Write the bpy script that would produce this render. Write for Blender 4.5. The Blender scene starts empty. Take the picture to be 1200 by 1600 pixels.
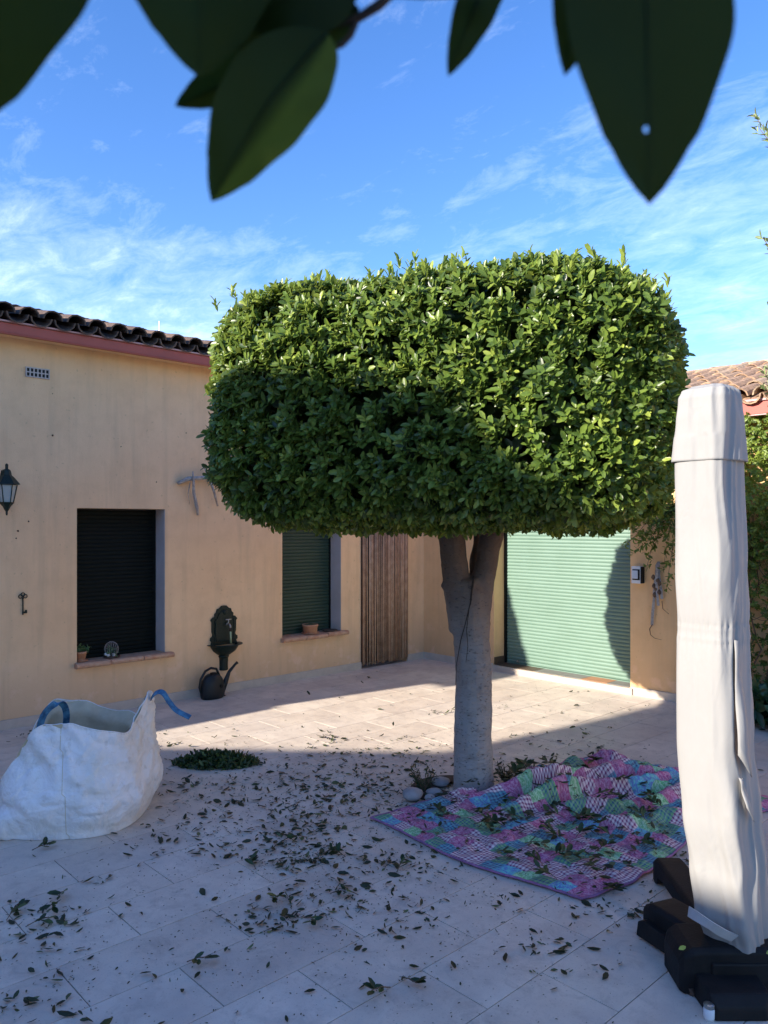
import bpy, bmesh, math, random
import numpy as np
from mathutils import Vector, Matrix, noise as mnoise
random.seed(7); rng = np.random.default_rng(7)
R = math.radians
S = bpy.context.scene
COL = S.collection

# ------------------------------------------------------------------ camera
CAM_H = 1.8
TH = R(46.8); SN, CS = math.sin(TH), math.cos(TH)
cam_d = bpy.data.cameras.new('camera'); cam = bpy.data.objects.new('camera', cam_d); COL.objects.link(cam)
cam.location = (0, 0, CAM_H); cam.rotation_euler = (R(90), 0, TH)
cam_d.sensor_fit = 'VERTICAL'; cam_d.sensor_height = 36; cam_d.lens = 27; cam_d.shift_y = 0.0125
cam_d.clip_start = 0.02; cam_d.clip_end = 2000
cam_d.dof.use_dof = True; cam_d.dof.focus_distance = 4.6; cam_d.dof.aperture_fstop = 11
S.camera = cam

# ------------------------------------------------------------------ sun, sky, exposure
SUN = Vector((-0.35, -2.25, 1.0)).normalized()          # towards the sun
ELEV = math.asin(SUN.z)
sd = bpy.data.lights.new('sun', 'SUN'); sd.energy = 4.3; sd.angle = R(0.6); sd.color = (1.0, 0.90, 0.76)
so = bpy.data.objects.new('sun', sd); COL.objects.link(so)
so.rotation_euler = SUN.to_track_quat('Z', 'Y').to_euler(); so.location = (0, -5, 12)
W = bpy.data.worlds.new('World'); S.world = W; W.use_nodes = True
nt = W.node_tree; nt.nodes.clear()
def N(t, typ, **k):
    n = t.nodes.new(typ)
    for a, b in k.items():
        if a == 'inp':
            for i, v in b.items(): n.inputs[i].default_value = v
        else: setattr(n, a, b)
    return n
def L(t, a, b): t.links.new(a, b)
sky = N(nt, 'ShaderNodeTexSky', sky_type='NISHITA', sun_disc=False)
sky.sun_elevation = ELEV; sky.sun_rotation = math.atan2(SUN.x, SUN.y)
sky.air_density = 1.0; sky.dust_density = 0.08; sky.ozone_density = 3.0; sky.altitude = 50
tc = N(nt, 'ShaderNodeTexCoord')
sep = N(nt, 'ShaderNodeSeparateXYZ'); L(nt, tc.outputs['Generated'], sep.inputs[0])
def math_(t, op, a, b=None, clamp=False):
    n = t.nodes.new('ShaderNodeMath'); n.operation = op; n.use_clamp = clamp
    for i, v in enumerate((a, b)):
        if v is None: continue
        if isinstance(v, (int, float)): n.inputs[i].default_value = v
        else: t.links.new(v, n.inputs[i])
    return n.outputs[0]
def mix(t, fac, a, b, blend='MIX'):
    n = t.nodes.new('ShaderNodeMix'); n.data_type = 'RGBA'; n.blend_type = blend
    for s, v in ((n.inputs[0], fac), (n.inputs[6], a), (n.inputs[7], b)):
        if isinstance(v, (int, float)): s.default_value = v
        elif isinstance(v, tuple): s.default_value = (*v, 1) if len(v) == 3 else v
        else: t.links.new(v, s)
    return n.outputs[2]
def ramp(t, fac, pts, interp='LINEAR'):
    n = t.nodes.new('ShaderNodeValToRGB'); cr = n.color_ramp; cr.interpolation = interp
    while len(cr.elements) < len(pts): cr.elements.new(0.5)
    for e, (p, c) in zip(cr.elements, pts):
        e.position = p; e.color = (c, c, c, 1) if isinstance(c, (int, float)) else (*c, 1)
    t.links.new(fac, n.inputs[0]); return n.outputs[0]
def noise(t, vec, scale, detail=4, rough=0.55, dist=0.0):
    n = t.nodes.new('ShaderNodeTexNoise'); n.inputs['Scale'].default_value = scale
    n.inputs['Detail'].default_value = detail; n.inputs['Roughness'].default_value = rough
    n.inputs['Distortion'].default_value = dist
    if vec is not None: t.links.new(vec, n.inputs['Vector'])
    return n.outputs[0]
# cirrus: a plane of cloud projected overhead
zc = math_(nt, 'ADD', math_(nt, 'MAXIMUM', sep.outputs[2], 0.0), 0.12)
cx = math_(nt, 'DIVIDE', sep.outputs[0], zc); cy = math_(nt, 'DIVIDE', sep.outputs[1], zc)
cmb = N(nt, 'ShaderNodeCombineXYZ'); L(nt, cx, cmb.inputs[0]); L(nt, cy, cmb.inputs[1])
mp = N(nt, 'ShaderNodeMapping'); L(nt, cmb.outputs[0], mp.inputs[0])
mp.inputs['Rotation'].default_value = (0, 0, R(-52)); mp.inputs['Scale'].default_value = (1.1, 1.9, 1); mp.inputs['Location'].default_value = (1.3, 0.2, 0)
big = noise(nt, mp.outputs[0], 0.55, 3, 0.5, 0.3)
fine = noise(nt, mp.outputs[0], 4.2, 13, 0.70, 0.35)
def lobe(d0, r0, r1, amt):      # a bank of cirrus around one direction of the sky
    d0 = Vector(d0).normalized(); vm = N(nt, 'ShaderNodeVectorMath', operation='DOT_PRODUCT'); L(nt, tc.outputs['Generated'], vm.inputs[0]); vm.inputs[1].default_value = d0
    mr = N(nt, 'ShaderNodeMapRange', interpolation_type='SMOOTHSTEP'); L(nt, vm.outputs['Value'], mr.inputs[0])
    mr.inputs[1].default_value = math.cos(R(r1)); mr.inputs[2].default_value = math.cos(R(r0)); mr.inputs[4].default_value = amt; return mr.outputs[0]
FF0 = Vector((-SN, CS, 0)); RR0 = Vector((CS, SN, 0)); ZZ0 = Vector((0, 0, 1))
band = ramp(nt, sep.outputs[2], [(0.0, 0.5), (0.20, 1.0), (0.33, 1.0), (0.40, 0.0)])
lowband = math_(nt, 'MULTIPLY', lobe(FF0*1200 - RR0*520 + ZZ0*390, 4, 24, 0.15), band)
lowband = math_(nt, 'ADD', lowband, lobe(FF0*1200 + RR0*60 + ZZ0*560, 2, 17, 0.04))
lowband = math_(nt, 'ADD', lowband, lobe(FF0*1200 + RR0*620 + ZZ0*260, 3, 20, 0.06))
lowband = math_(nt, 'ADD', lowband, ramp(nt, sep.outputs[2], [(0.0, 0.05), (0.3, 0.0), (0.45, -0.03)]))
wisp = math_(nt, 'ADD', math_(nt, 'MULTIPLY', fine, 0.62), math_(nt, 'MULTIPLY', big, 0.50))
wisp = math_(nt, 'ADD', wisp, lowband)
cl = ramp(nt, wisp, [(0.57, 0.0), (0.70, 0.14), (0.95, 0.60)])
hs = N(nt, 'ShaderNodeHueSaturation'); hs.inputs['Saturation'].default_value = 1.22; hs.inputs['Hue'].default_value = 0.512; L(nt, sky.outputs[0], hs.inputs['Color'])
skyc = mix(nt, cl, hs.outputs[0], (5.6, 6.3, 7.4))
bg = N(nt, 'ShaderNodeBackground'); bg.inputs['Strength'].default_value = 0.13
wo = N(nt, 'ShaderNodeOutputWorld'); L(nt, skyc, bg.inputs[0]); L(nt, bg.outputs[0], wo.inputs[0])
S.view_settings.view_transform = 'Standard'; S.view_settings.look = 'None'
S.view_settings.exposure = 1.35; S.view_settings.gamma = 1; S.view_settings.use_curve_mapping = False

# ------------------------------------------------------------------ projection helpers (photo pixel -> place)
F3 = Vector((-SN, CS, 0)); R3 = Vector((CS, SN, 0))
def gp(px, py, z=0.0):
    Z = (CAM_H - z) * 1200 / (py - 820); return F3 * Z + R3 * ((px - 600) / 1200 * Z) + Vector((0, 0, z))
def cp(px, py, Z):
    return F3 * Z + R3 * ((px - 600) / 1200 * Z) + Vector((0, 0, CAM_H - (py - 820) / 1200 * Z))

# ------------------------------------------------------------------ materials
def newmat(name):
    m = bpy.data.materials.new(name); m.use_nodes = True
    t = m.node_tree; p = t.nodes['Principled BSDF']; return m, t, p
def bump(t, p, h, strength=0.3, dist=0.01):
    b = t.nodes.new('ShaderNodeBump'); b.inputs['Strength'].default_value = strength; b.inputs['Distance'].default_value = dist
    t.links.new(h, b.inputs['Height']); t.links.new(b.outputs[0], p.inputs['Normal'])
def pos(t): return t.nodes.new('ShaderNodeNewGeometry').outputs['Position']
def plain(name, c1, c2=None, scale=6, rough=0.6, b=0.15, bs=40, metal=0, spec=0.5):
    m, t, p = newmat(name); P = pos(t)
    c2 = c2 or tuple(v * 0.7 for v in c1)
    f = ramp(t, noise(t, P, scale, 6, 0.6), [(0.35, 0.0), (0.65, 1.0)])
    L(t, mix(t, f, c1, c2), p.inputs['Base Color'])
    p.inputs['Roughness'].default_value = rough; p.inputs['Metallic'].default_value = metal
    p.inputs['Specular IOR Level'].default_value = spec
    if b: bump(t, p, noise(t, P, bs, 5), b, 0.005)
    return m
def stucco(name, c, tone=1.0):
    m, t, p = newmat(name); P = pos(t)
    big = noise(t, P, 0.9, 5, 0.6); mid = noise(t, P, 5, 6, 0.65)
    a = mix(t, ramp(t, big, [(0.3, 0.0), (0.7, 1.0)]), c, tuple(v * q for v, q in zip(c, (0.93, 0.88, 0.84))))
    a = mix(t, ramp(t, mid, [(0.45, 0.0), (0.8, 0.42)]), a, tuple(v * q for v, q in zip(c, (0.72, 0.66, 0.62))))
    # vertical rain streaks
    mp = N(t, 'ShaderNodeMapping'); L(t, P, mp.inputs[0]); mp.inputs['Scale'].default_value = (9, 9, 0.7)
    st = ramp(t, noise(t, mp.outputs[0], 1.0, 5, 0.6), [(0.50, 0.0), (0.72, 0.34)])
    a = mix(t, st, a, tuple(v * 0.62 for v in c))
    # pale salt bloom and grime at the foot of the wall
    sp = N(t, 'ShaderNodeSeparateXYZ'); L(t, P, sp.inputs[0])
    foot = ramp(t, math_(t, 'ADD', sp.outputs[2], math_(t, 'MULTIPLY', mid, 0.5)), [(0.25, 1.0), (0.85, 0.0)])
    blo = ramp(t, noise(t, P, 7, 4, 0.5), [(0.55, 0.0), (0.66, 0.5)])
    a = mix(t, math_(t, 'MULTIPLY', foot, blo), a, tuple(min(1, v * 1.25) for v in c[:2]) + (c[2] * 1.6,))
    a = mix(t, math_(t, 'MULTIPLY', foot, 0.38), a, (0.44, 0.28, 0.18))
    dots = ramp(t, noise(t, P, 26, 2, 0.4), [(0.70, 0.0), (0.76, 0.5)])
    a = mix(t, dots, a, tuple(v * 0.6 for v in c))
    L(t, a, p.inputs['Base Color']); p.inputs['Roughness'].default_value = 0.92; p.inputs['Specular IOR Level'].default_value = 0.2
    bump(t, p, math_(t, 'ADD', noise(t, P, 90, 6, 0.7), math_(t, 'MULTIPLY', noise(t, P, 6, 3), 1.5)), 0.35, 0.008)
    return m
M = {}
M['stucco'] = stucco('beige_stucco', (0.84, 0.585, 0.355))
M['stucco_back'] = stucco('ochre_stucco', (0.80, 0.52, 0.27))
M['reveal'] = plain('pale_reveal_paint', (0.50, 0.46, 0.45), (0.44, 0.40, 0.38), 5, 0.8, 0.1)
M['skirt'] = plain('skirting_stone', (0.55, 0.47, 0.39), (0.46, 0.39, 0.33), 8, 0.7)
M['red'] = plain('red_painted_fascia', (0.42, 0.078, 0.055), (0.34, 0.065, 0.045), 3, 0.5, 0.08)
M['redtrim'] = plain('faded_red_trim', (0.52, 0.30, 0.29), (0.44, 0.22, 0.21), 3, 0.45, 0.05)
M['dark'] = plain('dark_void', (0.01, 0.012, 0.011), None, 3, 0.7, 0)
M['shutter_dark'] = plain('dark_green_shutter', (0.022, 0.055, 0.035), (0.016, 0.042, 0.028), 2, 0.55, 0.05)
M['shutter_black'] = plain('near_black_green_shutter', (0.004, 0.007, 0.006), (0.003, 0.006, 0.005), 2, 0.75, 0.05, spec=0.2)
M['shutter_green'] = plain('green_door_shutter', (0.145, 0.235, 0.19), (0.13, 0.215, 0.17), 3, 0.45, 0.05)
M['terra'] = plain('terracotta', (0.42, 0.17, 0.09), (0.50, 0.28, 0.17), 14, 0.8, 0.3)
M['sill'] = plain('clay_sill', (0.44, 0.22, 0.13), (0.55, 0.36, 0.24), 18, 0.85, 0.4)
M['iron'] = plain('dark_green_cast_iron', (0.006, 0.017, 0.013), (0.012, 0.022, 0.018), 30, 0.45, 0.3, 60, spec=0.3)
M['black'] = plain('black_plastic', (0.008, 0.008, 0.009), (0.016, 0.015, 0.015), 9, 0.6, 0.3, 90, spec=0.2)
M['can'] = plain('charcoal_plastic', (0.014, 0.018, 0.021), (0.011, 0.014, 0.016), 6, 0.45, 0.1, spec=0.3)
M['soil'] = plain('soil', (0.05, 0.035, 0.025), None, 40, 0.95, 0.6)
M['steel'] = plain('galvanised', (0.5, 0.5, 0.48), None, 20, 0.35, 0.05, 40, 0.9)
M['white'] = plain('white_plastic', (0.72, 0.74, 0.76), (0.62, 0.64, 0.66), 4, 0.45, 0.02)
M['glass'] = plain('frosted_glass', (0.42, 0.45, 0.42), (0.34, 0.37, 0.35), 6, 0.15, 0.05)
M['cane'] = plain('reed_cane', (0.50, 0.30, 0.18), (0.34, 0.19, 0.11), 12, 0.65, 0.3, 60)
M['cane2'] = plain('pale_reed_cane', (0.64, 0.45, 0.31), (0.46, 0.29, 0.18), 12, 0.65, 0.3, 60); M['cane3'] = plain('dark_reed_cane', (0.20, 0.11, 0.065), (0.12, 0.065, 0.04), 12, 0.65, 0.3, 60)
M['drift'] = plain('weathered_wood', (0.50, 0.45, 0.41), (0.26, 0.22, 0.19), 24, 0.85, 0.6, 60)
M['stone'] = plain('grey_stone', (0.36, 0.36, 0.36), (0.26, 0.25, 0.25), 9, 0.8, 0.4)
M['brown'] = plain('brown_glazed_tile', (0.075, 0.045, 0.03), (0.10, 0.06, 0.04), 8, 0.45)
M['slate'] = plain('grey_slate_tile', (0.22, 0.21, 0.19), (0.17, 0.16, 0.15), 8, 0.6)
M['orange'] = plain('orange_clay_tile', (0.42, 0.20, 0.10), (0.36, 0.17, 0.09), 8, 0.6)
M['hem'] = plain('pale_hem_strap', (0.46, 0.46, 0.46), (0.38, 0.38, 0.38), 8, 0.7, 0.2)
M['blue'] = plain('blue_webbing', (0.02, 0.08, 0.18), (0.08, 0.26, 0.42), 22, 0.75, 0.5, 200)
M['bush'] = plain('bush_stem', (0.16, 0.10, 0.06), (0.10, 0.06, 0.04), 20, 0.9, 0.4)
M['rust'] = plain('rusty_wire', (0.12, 0.06, 0.04), None, 40, 0.8, 0.4)
M['rag'] = plain('bleached_fibre', (0.42, 0.39, 0.36), (0.26, 0.23, 0.21), 30, 0.9, 0.7, 120)
M['roofbulk'] = None
def tile_mat(name, a, b, c):
    m, t, p = newmat(name); P = pos(t)
    oi = N(t, 'ShaderNodeObjectInfo')
    col = ramp(t, oi.outputs['Random'], [(0.0, a), (0.5, b), (1.0, c)])
    col = mix(t, ramp(t, noise(t, P, 22, 7, 0.7), [(0.4, 0.0), (0.66, 0.75)]), col, (0.07, 0.055, 0.045))
    col = mix(t, ramp(t, noise(t, P, 60, 3, 0.6), [(0.62, 0.0), (0.7, 0.6)]), col, (0.34, 0.32, 0.25))
    L(t, col, p.inputs['Base Color']); p.inputs['Roughness'].default_value = 0.85
    bump(t, p, noise(t, P, 60, 6), 0.5, 0.006); return m
M['roof_l'] = tile_mat('old_roof_tile', (0.12, 0.07, 0.05), (0.09, 0.055, 0.042), (0.17, 0.10, 0.07))
M['roof_r'] = tile_mat('sun_bleached_roof_tile', (0.50, 0.33, 0.20), (0.42, 0.25, 0.15), (0.55, 0.39, 0.25))
# travertine paving
m, t, p = newmat('paving_stone'); M['pave'] = m; P = pos(t); oi = N(t, 'ShaderNodeObjectInfo')
base = ramp(t, oi.outputs['Random'], [(0.0, (0.63, 0.54, 0.45)), (0.5, (0.69, 0.595, 0.49)), (1.0, (0.73, 0.64, 0.535))])
base = mix(t, ramp(t, noise(t, P, 3.2, 8, 0.62), [(0.35, 0.0), (0.7, 0.55)]), base, (0.40, 0.335, 0.295))
base = mix(t, ramp(t, noise(t, P, 9, 8, 0.75, 0.6), [(0.5, 0.0), (0.72, 0.5)]), base, (0.30, 0.245, 0.205))
base = mix(t, ramp(t, noise(t, P, 120, 3, 0.6), [(0.60, 0.0), (0.70, 0.45)]), base, (0.22, 0.18, 0.15))
base = mix(t, ramp(t, noise(t, P, 1.1, 4, 0.5), [(0.5, 0.0), (0.75, 0.35)]), base, (0.62, 0.56, 0.52))
L(t, base, p.inputs['Base Color'])
L(t, ramp(t, noise(t, P, 5, 5, 0.6), [(0.3, 0.42), (0.7, 0.68)]), p.inputs['Roughness']); p.inputs['Specular IOR Level'].default_value = 0.35
bump(t, p, math_(t, 'ADD', noise(t, P, 45, 8, 0.7), math_(t, 'MULTIPLY', noise(t, P, 4, 3), 0.8)), 0.25, 0.004)
M['grout'] = plain('grout', (0.17, 0.145, 0.125), (0.11, 0.095, 0.08), 15, 0.95, 0.4)
# leaves
def leafmat(name, d, mcol, lcol, trans=0.3, rough=0.38, spec=0.5):
    m, t, p = newmat(name)
    at = N(t, 'ShaderNodeAttribute', attribute_name='tone')
    oi = N(t, 'ShaderNodeObjectInfo')
    P = pos(t)
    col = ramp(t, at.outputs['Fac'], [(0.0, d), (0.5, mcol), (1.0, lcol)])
    col = mix(t, ramp(t, noise(t, P, 60, 2), [(0.4, 0.0), (0.7, 0.3)]), col, d)
    L(t, col, p.inputs['Base Color']); p.inputs['Roughness'].default_value = rough; p.inputs['Specular IOR Level'].default_value = spec
    tr = N(t, 'ShaderNodeBsdfTranslucent'); L(t, mix(t, 0.5, col, lcol), tr.inputs[0])
    ms = N(t, 'ShaderNodeMixShader'); ms.inputs[0].default_value = trans
    L(t, p.outputs[0], ms.inputs[1]); L(t, tr.outputs[0], ms.inputs[2])
    out = [n for n in t.nodes if n.type == 'OUTPUT_MATERIAL'][0]; L(t, ms.outputs[0], out.inputs[0])
    return m
M['leaf'] = leafmat('ficus_leaf', (0.018, 0.040, 0.014), (0.135, 0.215, 0.036), (0.36, 0.44, 0.08), 0.32, 0.34, 0.4)
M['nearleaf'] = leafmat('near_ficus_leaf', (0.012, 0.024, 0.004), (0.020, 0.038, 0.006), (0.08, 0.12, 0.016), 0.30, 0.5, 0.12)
M['ivy'] = leafmat('climber_leaf', (0.05, 0.095, 0.02), (0.15, 0.23, 0.04), (0.34, 0.42, 0.07), 0.35, 0.45)
M['deadleaf'] = leafmat('fallen_leaf', (0.018, 0.024, 0.010), (0.040, 0.056, 0.020), (0.14, 0.17, 0.07), 0.08, 0.55, 0.4)
M['clip'] = leafmat('fresh_clipping', (0.014, 0.028, 0.009), (0.035, 0.065, 0.017), (0.11, 0.16, 0.045), 0.15, 0.5)
M['succ'] = leafmat('succulent', (0.05, 0.12, 0.05), (0.09, 0.18, 0.08), (0.2, 0.3, 0.12), 0.15, 0.5)
M['bushleaf'] = leafmat('broad_dark_leaf', (0.02, 0.06, 0.025), (0.03, 0.09, 0.035), (0.06, 0.14, 0.05), 0.2, 0.4)
M['olive'] = leafmat('silvery_olive_leaf', (0.14, 0.20, 0.07), (0.24, 0.30, 0.12), (0.38, 0.42, 0.20), 0.25, 0.5)
# bark
m, t, p = newmat('ficus_bark'); M['bark'] = m; P = pos(t)
sp = N(t, 'ShaderNodeSeparateXYZ'); L(t, P, sp.inputs[0])
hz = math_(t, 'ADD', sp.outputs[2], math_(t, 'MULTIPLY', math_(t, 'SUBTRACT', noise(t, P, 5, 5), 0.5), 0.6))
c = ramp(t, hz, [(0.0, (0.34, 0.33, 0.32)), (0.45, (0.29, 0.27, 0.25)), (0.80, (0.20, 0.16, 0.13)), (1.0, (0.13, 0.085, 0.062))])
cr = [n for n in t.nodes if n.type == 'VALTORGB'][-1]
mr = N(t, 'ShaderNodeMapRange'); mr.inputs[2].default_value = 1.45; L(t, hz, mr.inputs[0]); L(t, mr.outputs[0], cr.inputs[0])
mp = N(t, 'ShaderNodeMapping'); L(t, P, mp.inputs[0]); mp.inputs['Scale'].default_value = (1, 1, 2.6)
ring = ramp(t, noise(t, mp.outputs[0], 11, 8, 0.7, 0.6), [(0.52, 0.0), (0.64, 0.65)])
c = mix(t, math_(t, 'MULTIPLY', ring, 0.6), c, (0.15, 0.125, 0.11))
spk = ramp(t, noise(t, mp.outputs[0], 42, 4, 0.6), [(0.60, 0.0), (0.68, 0.85)])
c = mix(t, spk, c, (0.06, 0.048, 0.045))
L(t, c, p.inputs['Base Color']); p.inputs['Roughness'].default_value = 0.88
bump(t, p, math_(t, 'SUBTRACT', noise(t, mp.outputs[0], 16, 8, 0.65), math_(t, 'MULTIPLY', spk, 0.8)), 0.7, 0.012)
# woven bag
m, t, p = newmat('woven_white_bag'); M['bag'] = m; P = pos(t)
c = mix(t, ramp(t, noise(t, P, 3, 6, 0.65), [(0.45, 0.0), (0.75, 0.8)]), (0.80, 0.81, 0.83), (0.64, 0.57, 0.45))
c = mix(t, ramp(t, noise(t, P, 14, 5, 0.7), [(0.55, 0.0), (0.75, 0.5)]), c, (0.36, 0.32, 0.26))
L(t, c, p.inputs['Base Color']); p.inputs['Roughness'].default_value = 0.42; p.inputs['Specular IOR Level'].default_value = 0.4
nw = t.nodes.new('ShaderNodeTexNoise'); nw.inputs['Scale'].default_value = 5; nw.inputs['Detail'].default_value = 4; L(t, P, nw.inputs['Vector'])
vw = N(t, 'ShaderNodeVectorMath', operation='MULTIPLY_ADD'); L(t, nw.outputs['Color'], vw.inputs[0]); vw.inputs[1].default_value = (0.22, 0.22, 0.22); L(t, P, vw.inputs[2])
def creases(sc): 
    vo = N(t, 'ShaderNodeTexVoronoi', feature='DISTANCE_TO_EDGE'); vo.inputs['Scale'].default_value = sc; L(t, vw.outputs[0], vo.inputs['Vector']); return ramp(t, vo.outputs['Distance'], [(0.0, 0.0), (0.22, 1.0)])
wr = math_(t, 'ADD', math_(t, 'MULTIPLY', noise(t, P, 5, 4, 0.55, 1.2), 0.8), math_(t, 'ADD', math_(t, 'MULTIPLY', creases(7), 0.09), math_(t, 'MULTIPLY', creases(17), 0.04))); wv = noise(t, P, 420, 2)
bump(t, p, math_(t, 'ADD', math_(t, 'MULTIPLY', wr, 2.2), math_(t, 'MULTIPLY', wv, 0.08)), 0.6, 0.02)
M['bag_in'] = plain('bag_inside', (0.62, 0.54, 0.37), (0.44, 0.37, 0.25), 6, 0.6, 0.5, 12)
# cover fabric
m, t, p = newmat('cream_polyester_cover'); M['cover'] = m; P = pos(t)
c = mix(t, ramp(t, noise(t, P, 2.2, 5, 0.6), [(0.4, 0.0), (0.75, 0.5)]), (0.305, 0.300, 0.292), (0.262, 0.256, 0.248))
L(t, c, p.inputs['Base Color']); p.inputs['Roughness'].default_value = 0.75; p.inputs['Specular IOR Level'].default_value = 0.25
mp = N(t, 'ShaderNodeMapping'); L(t, P, mp.inputs[0]); mp.inputs['Scale'].default_value = (1, 1, 0.4)
bump(t, p, math_(t, 'ADD', noise(t, mp.outputs[0], 13, 5, 0.5, 1.0), math_(t, 'MULTIPLY', noise(t, P, 500, 1), 0.03)), 0.35, 0.012)
# patchwork blanket
m, t, p = newmat('patchwork_blanket'); M['blanket'] = m
uv = N(t, 'ShaderNodeUVMap', uv_map='UVMap')
nzu = t.nodes.new('ShaderNodeTexNoise'); nzu.inputs['Scale'].default_value = 9; L(t, uv.outputs[0], nzu.inputs['Vector'])
vsub = N(t, 'ShaderNodeVectorMath', operation='MULTIPLY_ADD'); L(t, nzu.outputs['Color'], vsub.inputs[0]); vsub.inputs[1].default_value = (0.03, 0.03, 0); L(t, uv.outputs[0], vsub.inputs[2])
su = N(t, 'ShaderNodeSeparateXYZ'); L(t, vsub.outputs[0], su.inputs[0])
CELL = 1 / 0.105
u = math_(t, 'MULTIPLY', su.outputs[0], CELL); v = math_(t, 'MULTIPLY', su.outputs[1], CELL)
cc = N(t, 'ShaderNodeCombineXYZ'); L(t, math_(t, 'FLOOR', u), cc.inputs[0]); L(t, math_(t, 'FLOOR', v), cc.inputs[1])
wn = N(t, 'ShaderNodeTexWhiteNoise', noise_dimensions='2D'); L(t, cc.outputs[0], wn.inputs[0])
rv = wn.outputs['Value']
fu = math_(t, 'FRACT', u); fv = math_(t, 'FRACT', v)
def stripes(x, k, w): return math_(t, 'LESS_THAN', math_(t, 'FRACT', math_(t, 'MULTIPLY', x, k)), w)
s1 = stripes(fu, 5, 0.45); s2 = stripes(fv, 5, 0.45); chk = math_(t, 'MULTIPLY', math_(t, 'ADD', s1, s2), 0.5)
s3 = stripes(fu, 3, 0.22); s4 = stripes(fv, 3, 0.22); chk2 = math_(t, 'MAXIMUM', s3, s4)
UVn = uv.outputs[0]
fl = ramp(t, noise(t, UVn, 70, 3, 0.6, 1.0), [(0.45, 0.0), (0.55, 1.0)])
pinkplaid = mix(t, chk, (0.82, 0.68, 0.66), (0.22, 0.03, 0.13))
blueplaid = mix(t, math_(t, 'MULTIPLY', chk2, 0.22), mix(t, chk, (0.12, 0.40, 0.46), (0.06, 0.08, 0.20)), (0.45, 0.60, 0.55))
greenplaid = mix(t, math_(t, 'MULTIPLY', chk2, 0.22), mix(t, chk, (0.18, 0.45, 0.17), (0.03, 0.14, 0.22)), (0.60, 0.62, 0.52))
magenta = mix(t, fl, (0.44, 0.09, 0.23), (0.62, 0.30, 0.42))
greenfl = mix(t, fl, (0.17, 0.50, 0.20), (0.48, 0.74, 0.46))
teal = mix(t, fl, (0.20, 0.62, 0.58), (0.16, 0.26, 0.55))
def sel(fac, lo, a, b): return mix(t, math_(t, 'GREATER_THAN', fac, lo), a, b)
c = sel(rv, 0.34, pinkplaid, blueplaid); c = sel(rv, 0.45, c, magenta); c = sel(rv, 0.64, c, greenfl)
c = sel(rv, 0.76, c, greenplaid); c = sel(rv, 0.90, c, teal)
c = mix(t, 0.04, c, (0.50, 0.42, 0.36)); c = mix(t, ramp(t, noise(t, UVn, 9, 6, 0.7), [(0.42, 0.0), (0.75, 0.6)]), c, (0.16, 0.12, 0.13))
L(t, c, p.inputs['Base Color']); p.inputs['Roughness'].default_value = 0.9; p.inputs['Specular IOR Level'].default_value = 0.15
seam = math_(t, 'MAXIMUM', math_(t, 'GREATER_THAN', math_(t, 'ABSOLUTE', math_(t, 'SUBTRACT', fu, 0.5)), 0.46), math_(t, 'GREATER_THAN', math_(t, 'ABSOLUTE', math_(t, 'SUBTRACT', fv, 0.5)), 0.46))
bump(t, p, math_(t, 'SUBTRACT', noise(t, UVn, 60, 4), math_(t, 'MULTIPLY', seam, 0.5)), 0.7, 0.006)
M['binding'] = plain('blanket_binding', (0.36, 0.16, 0.30), (0.20, 0.10, 0.22), 30, 0.9, 0.3)

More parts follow.
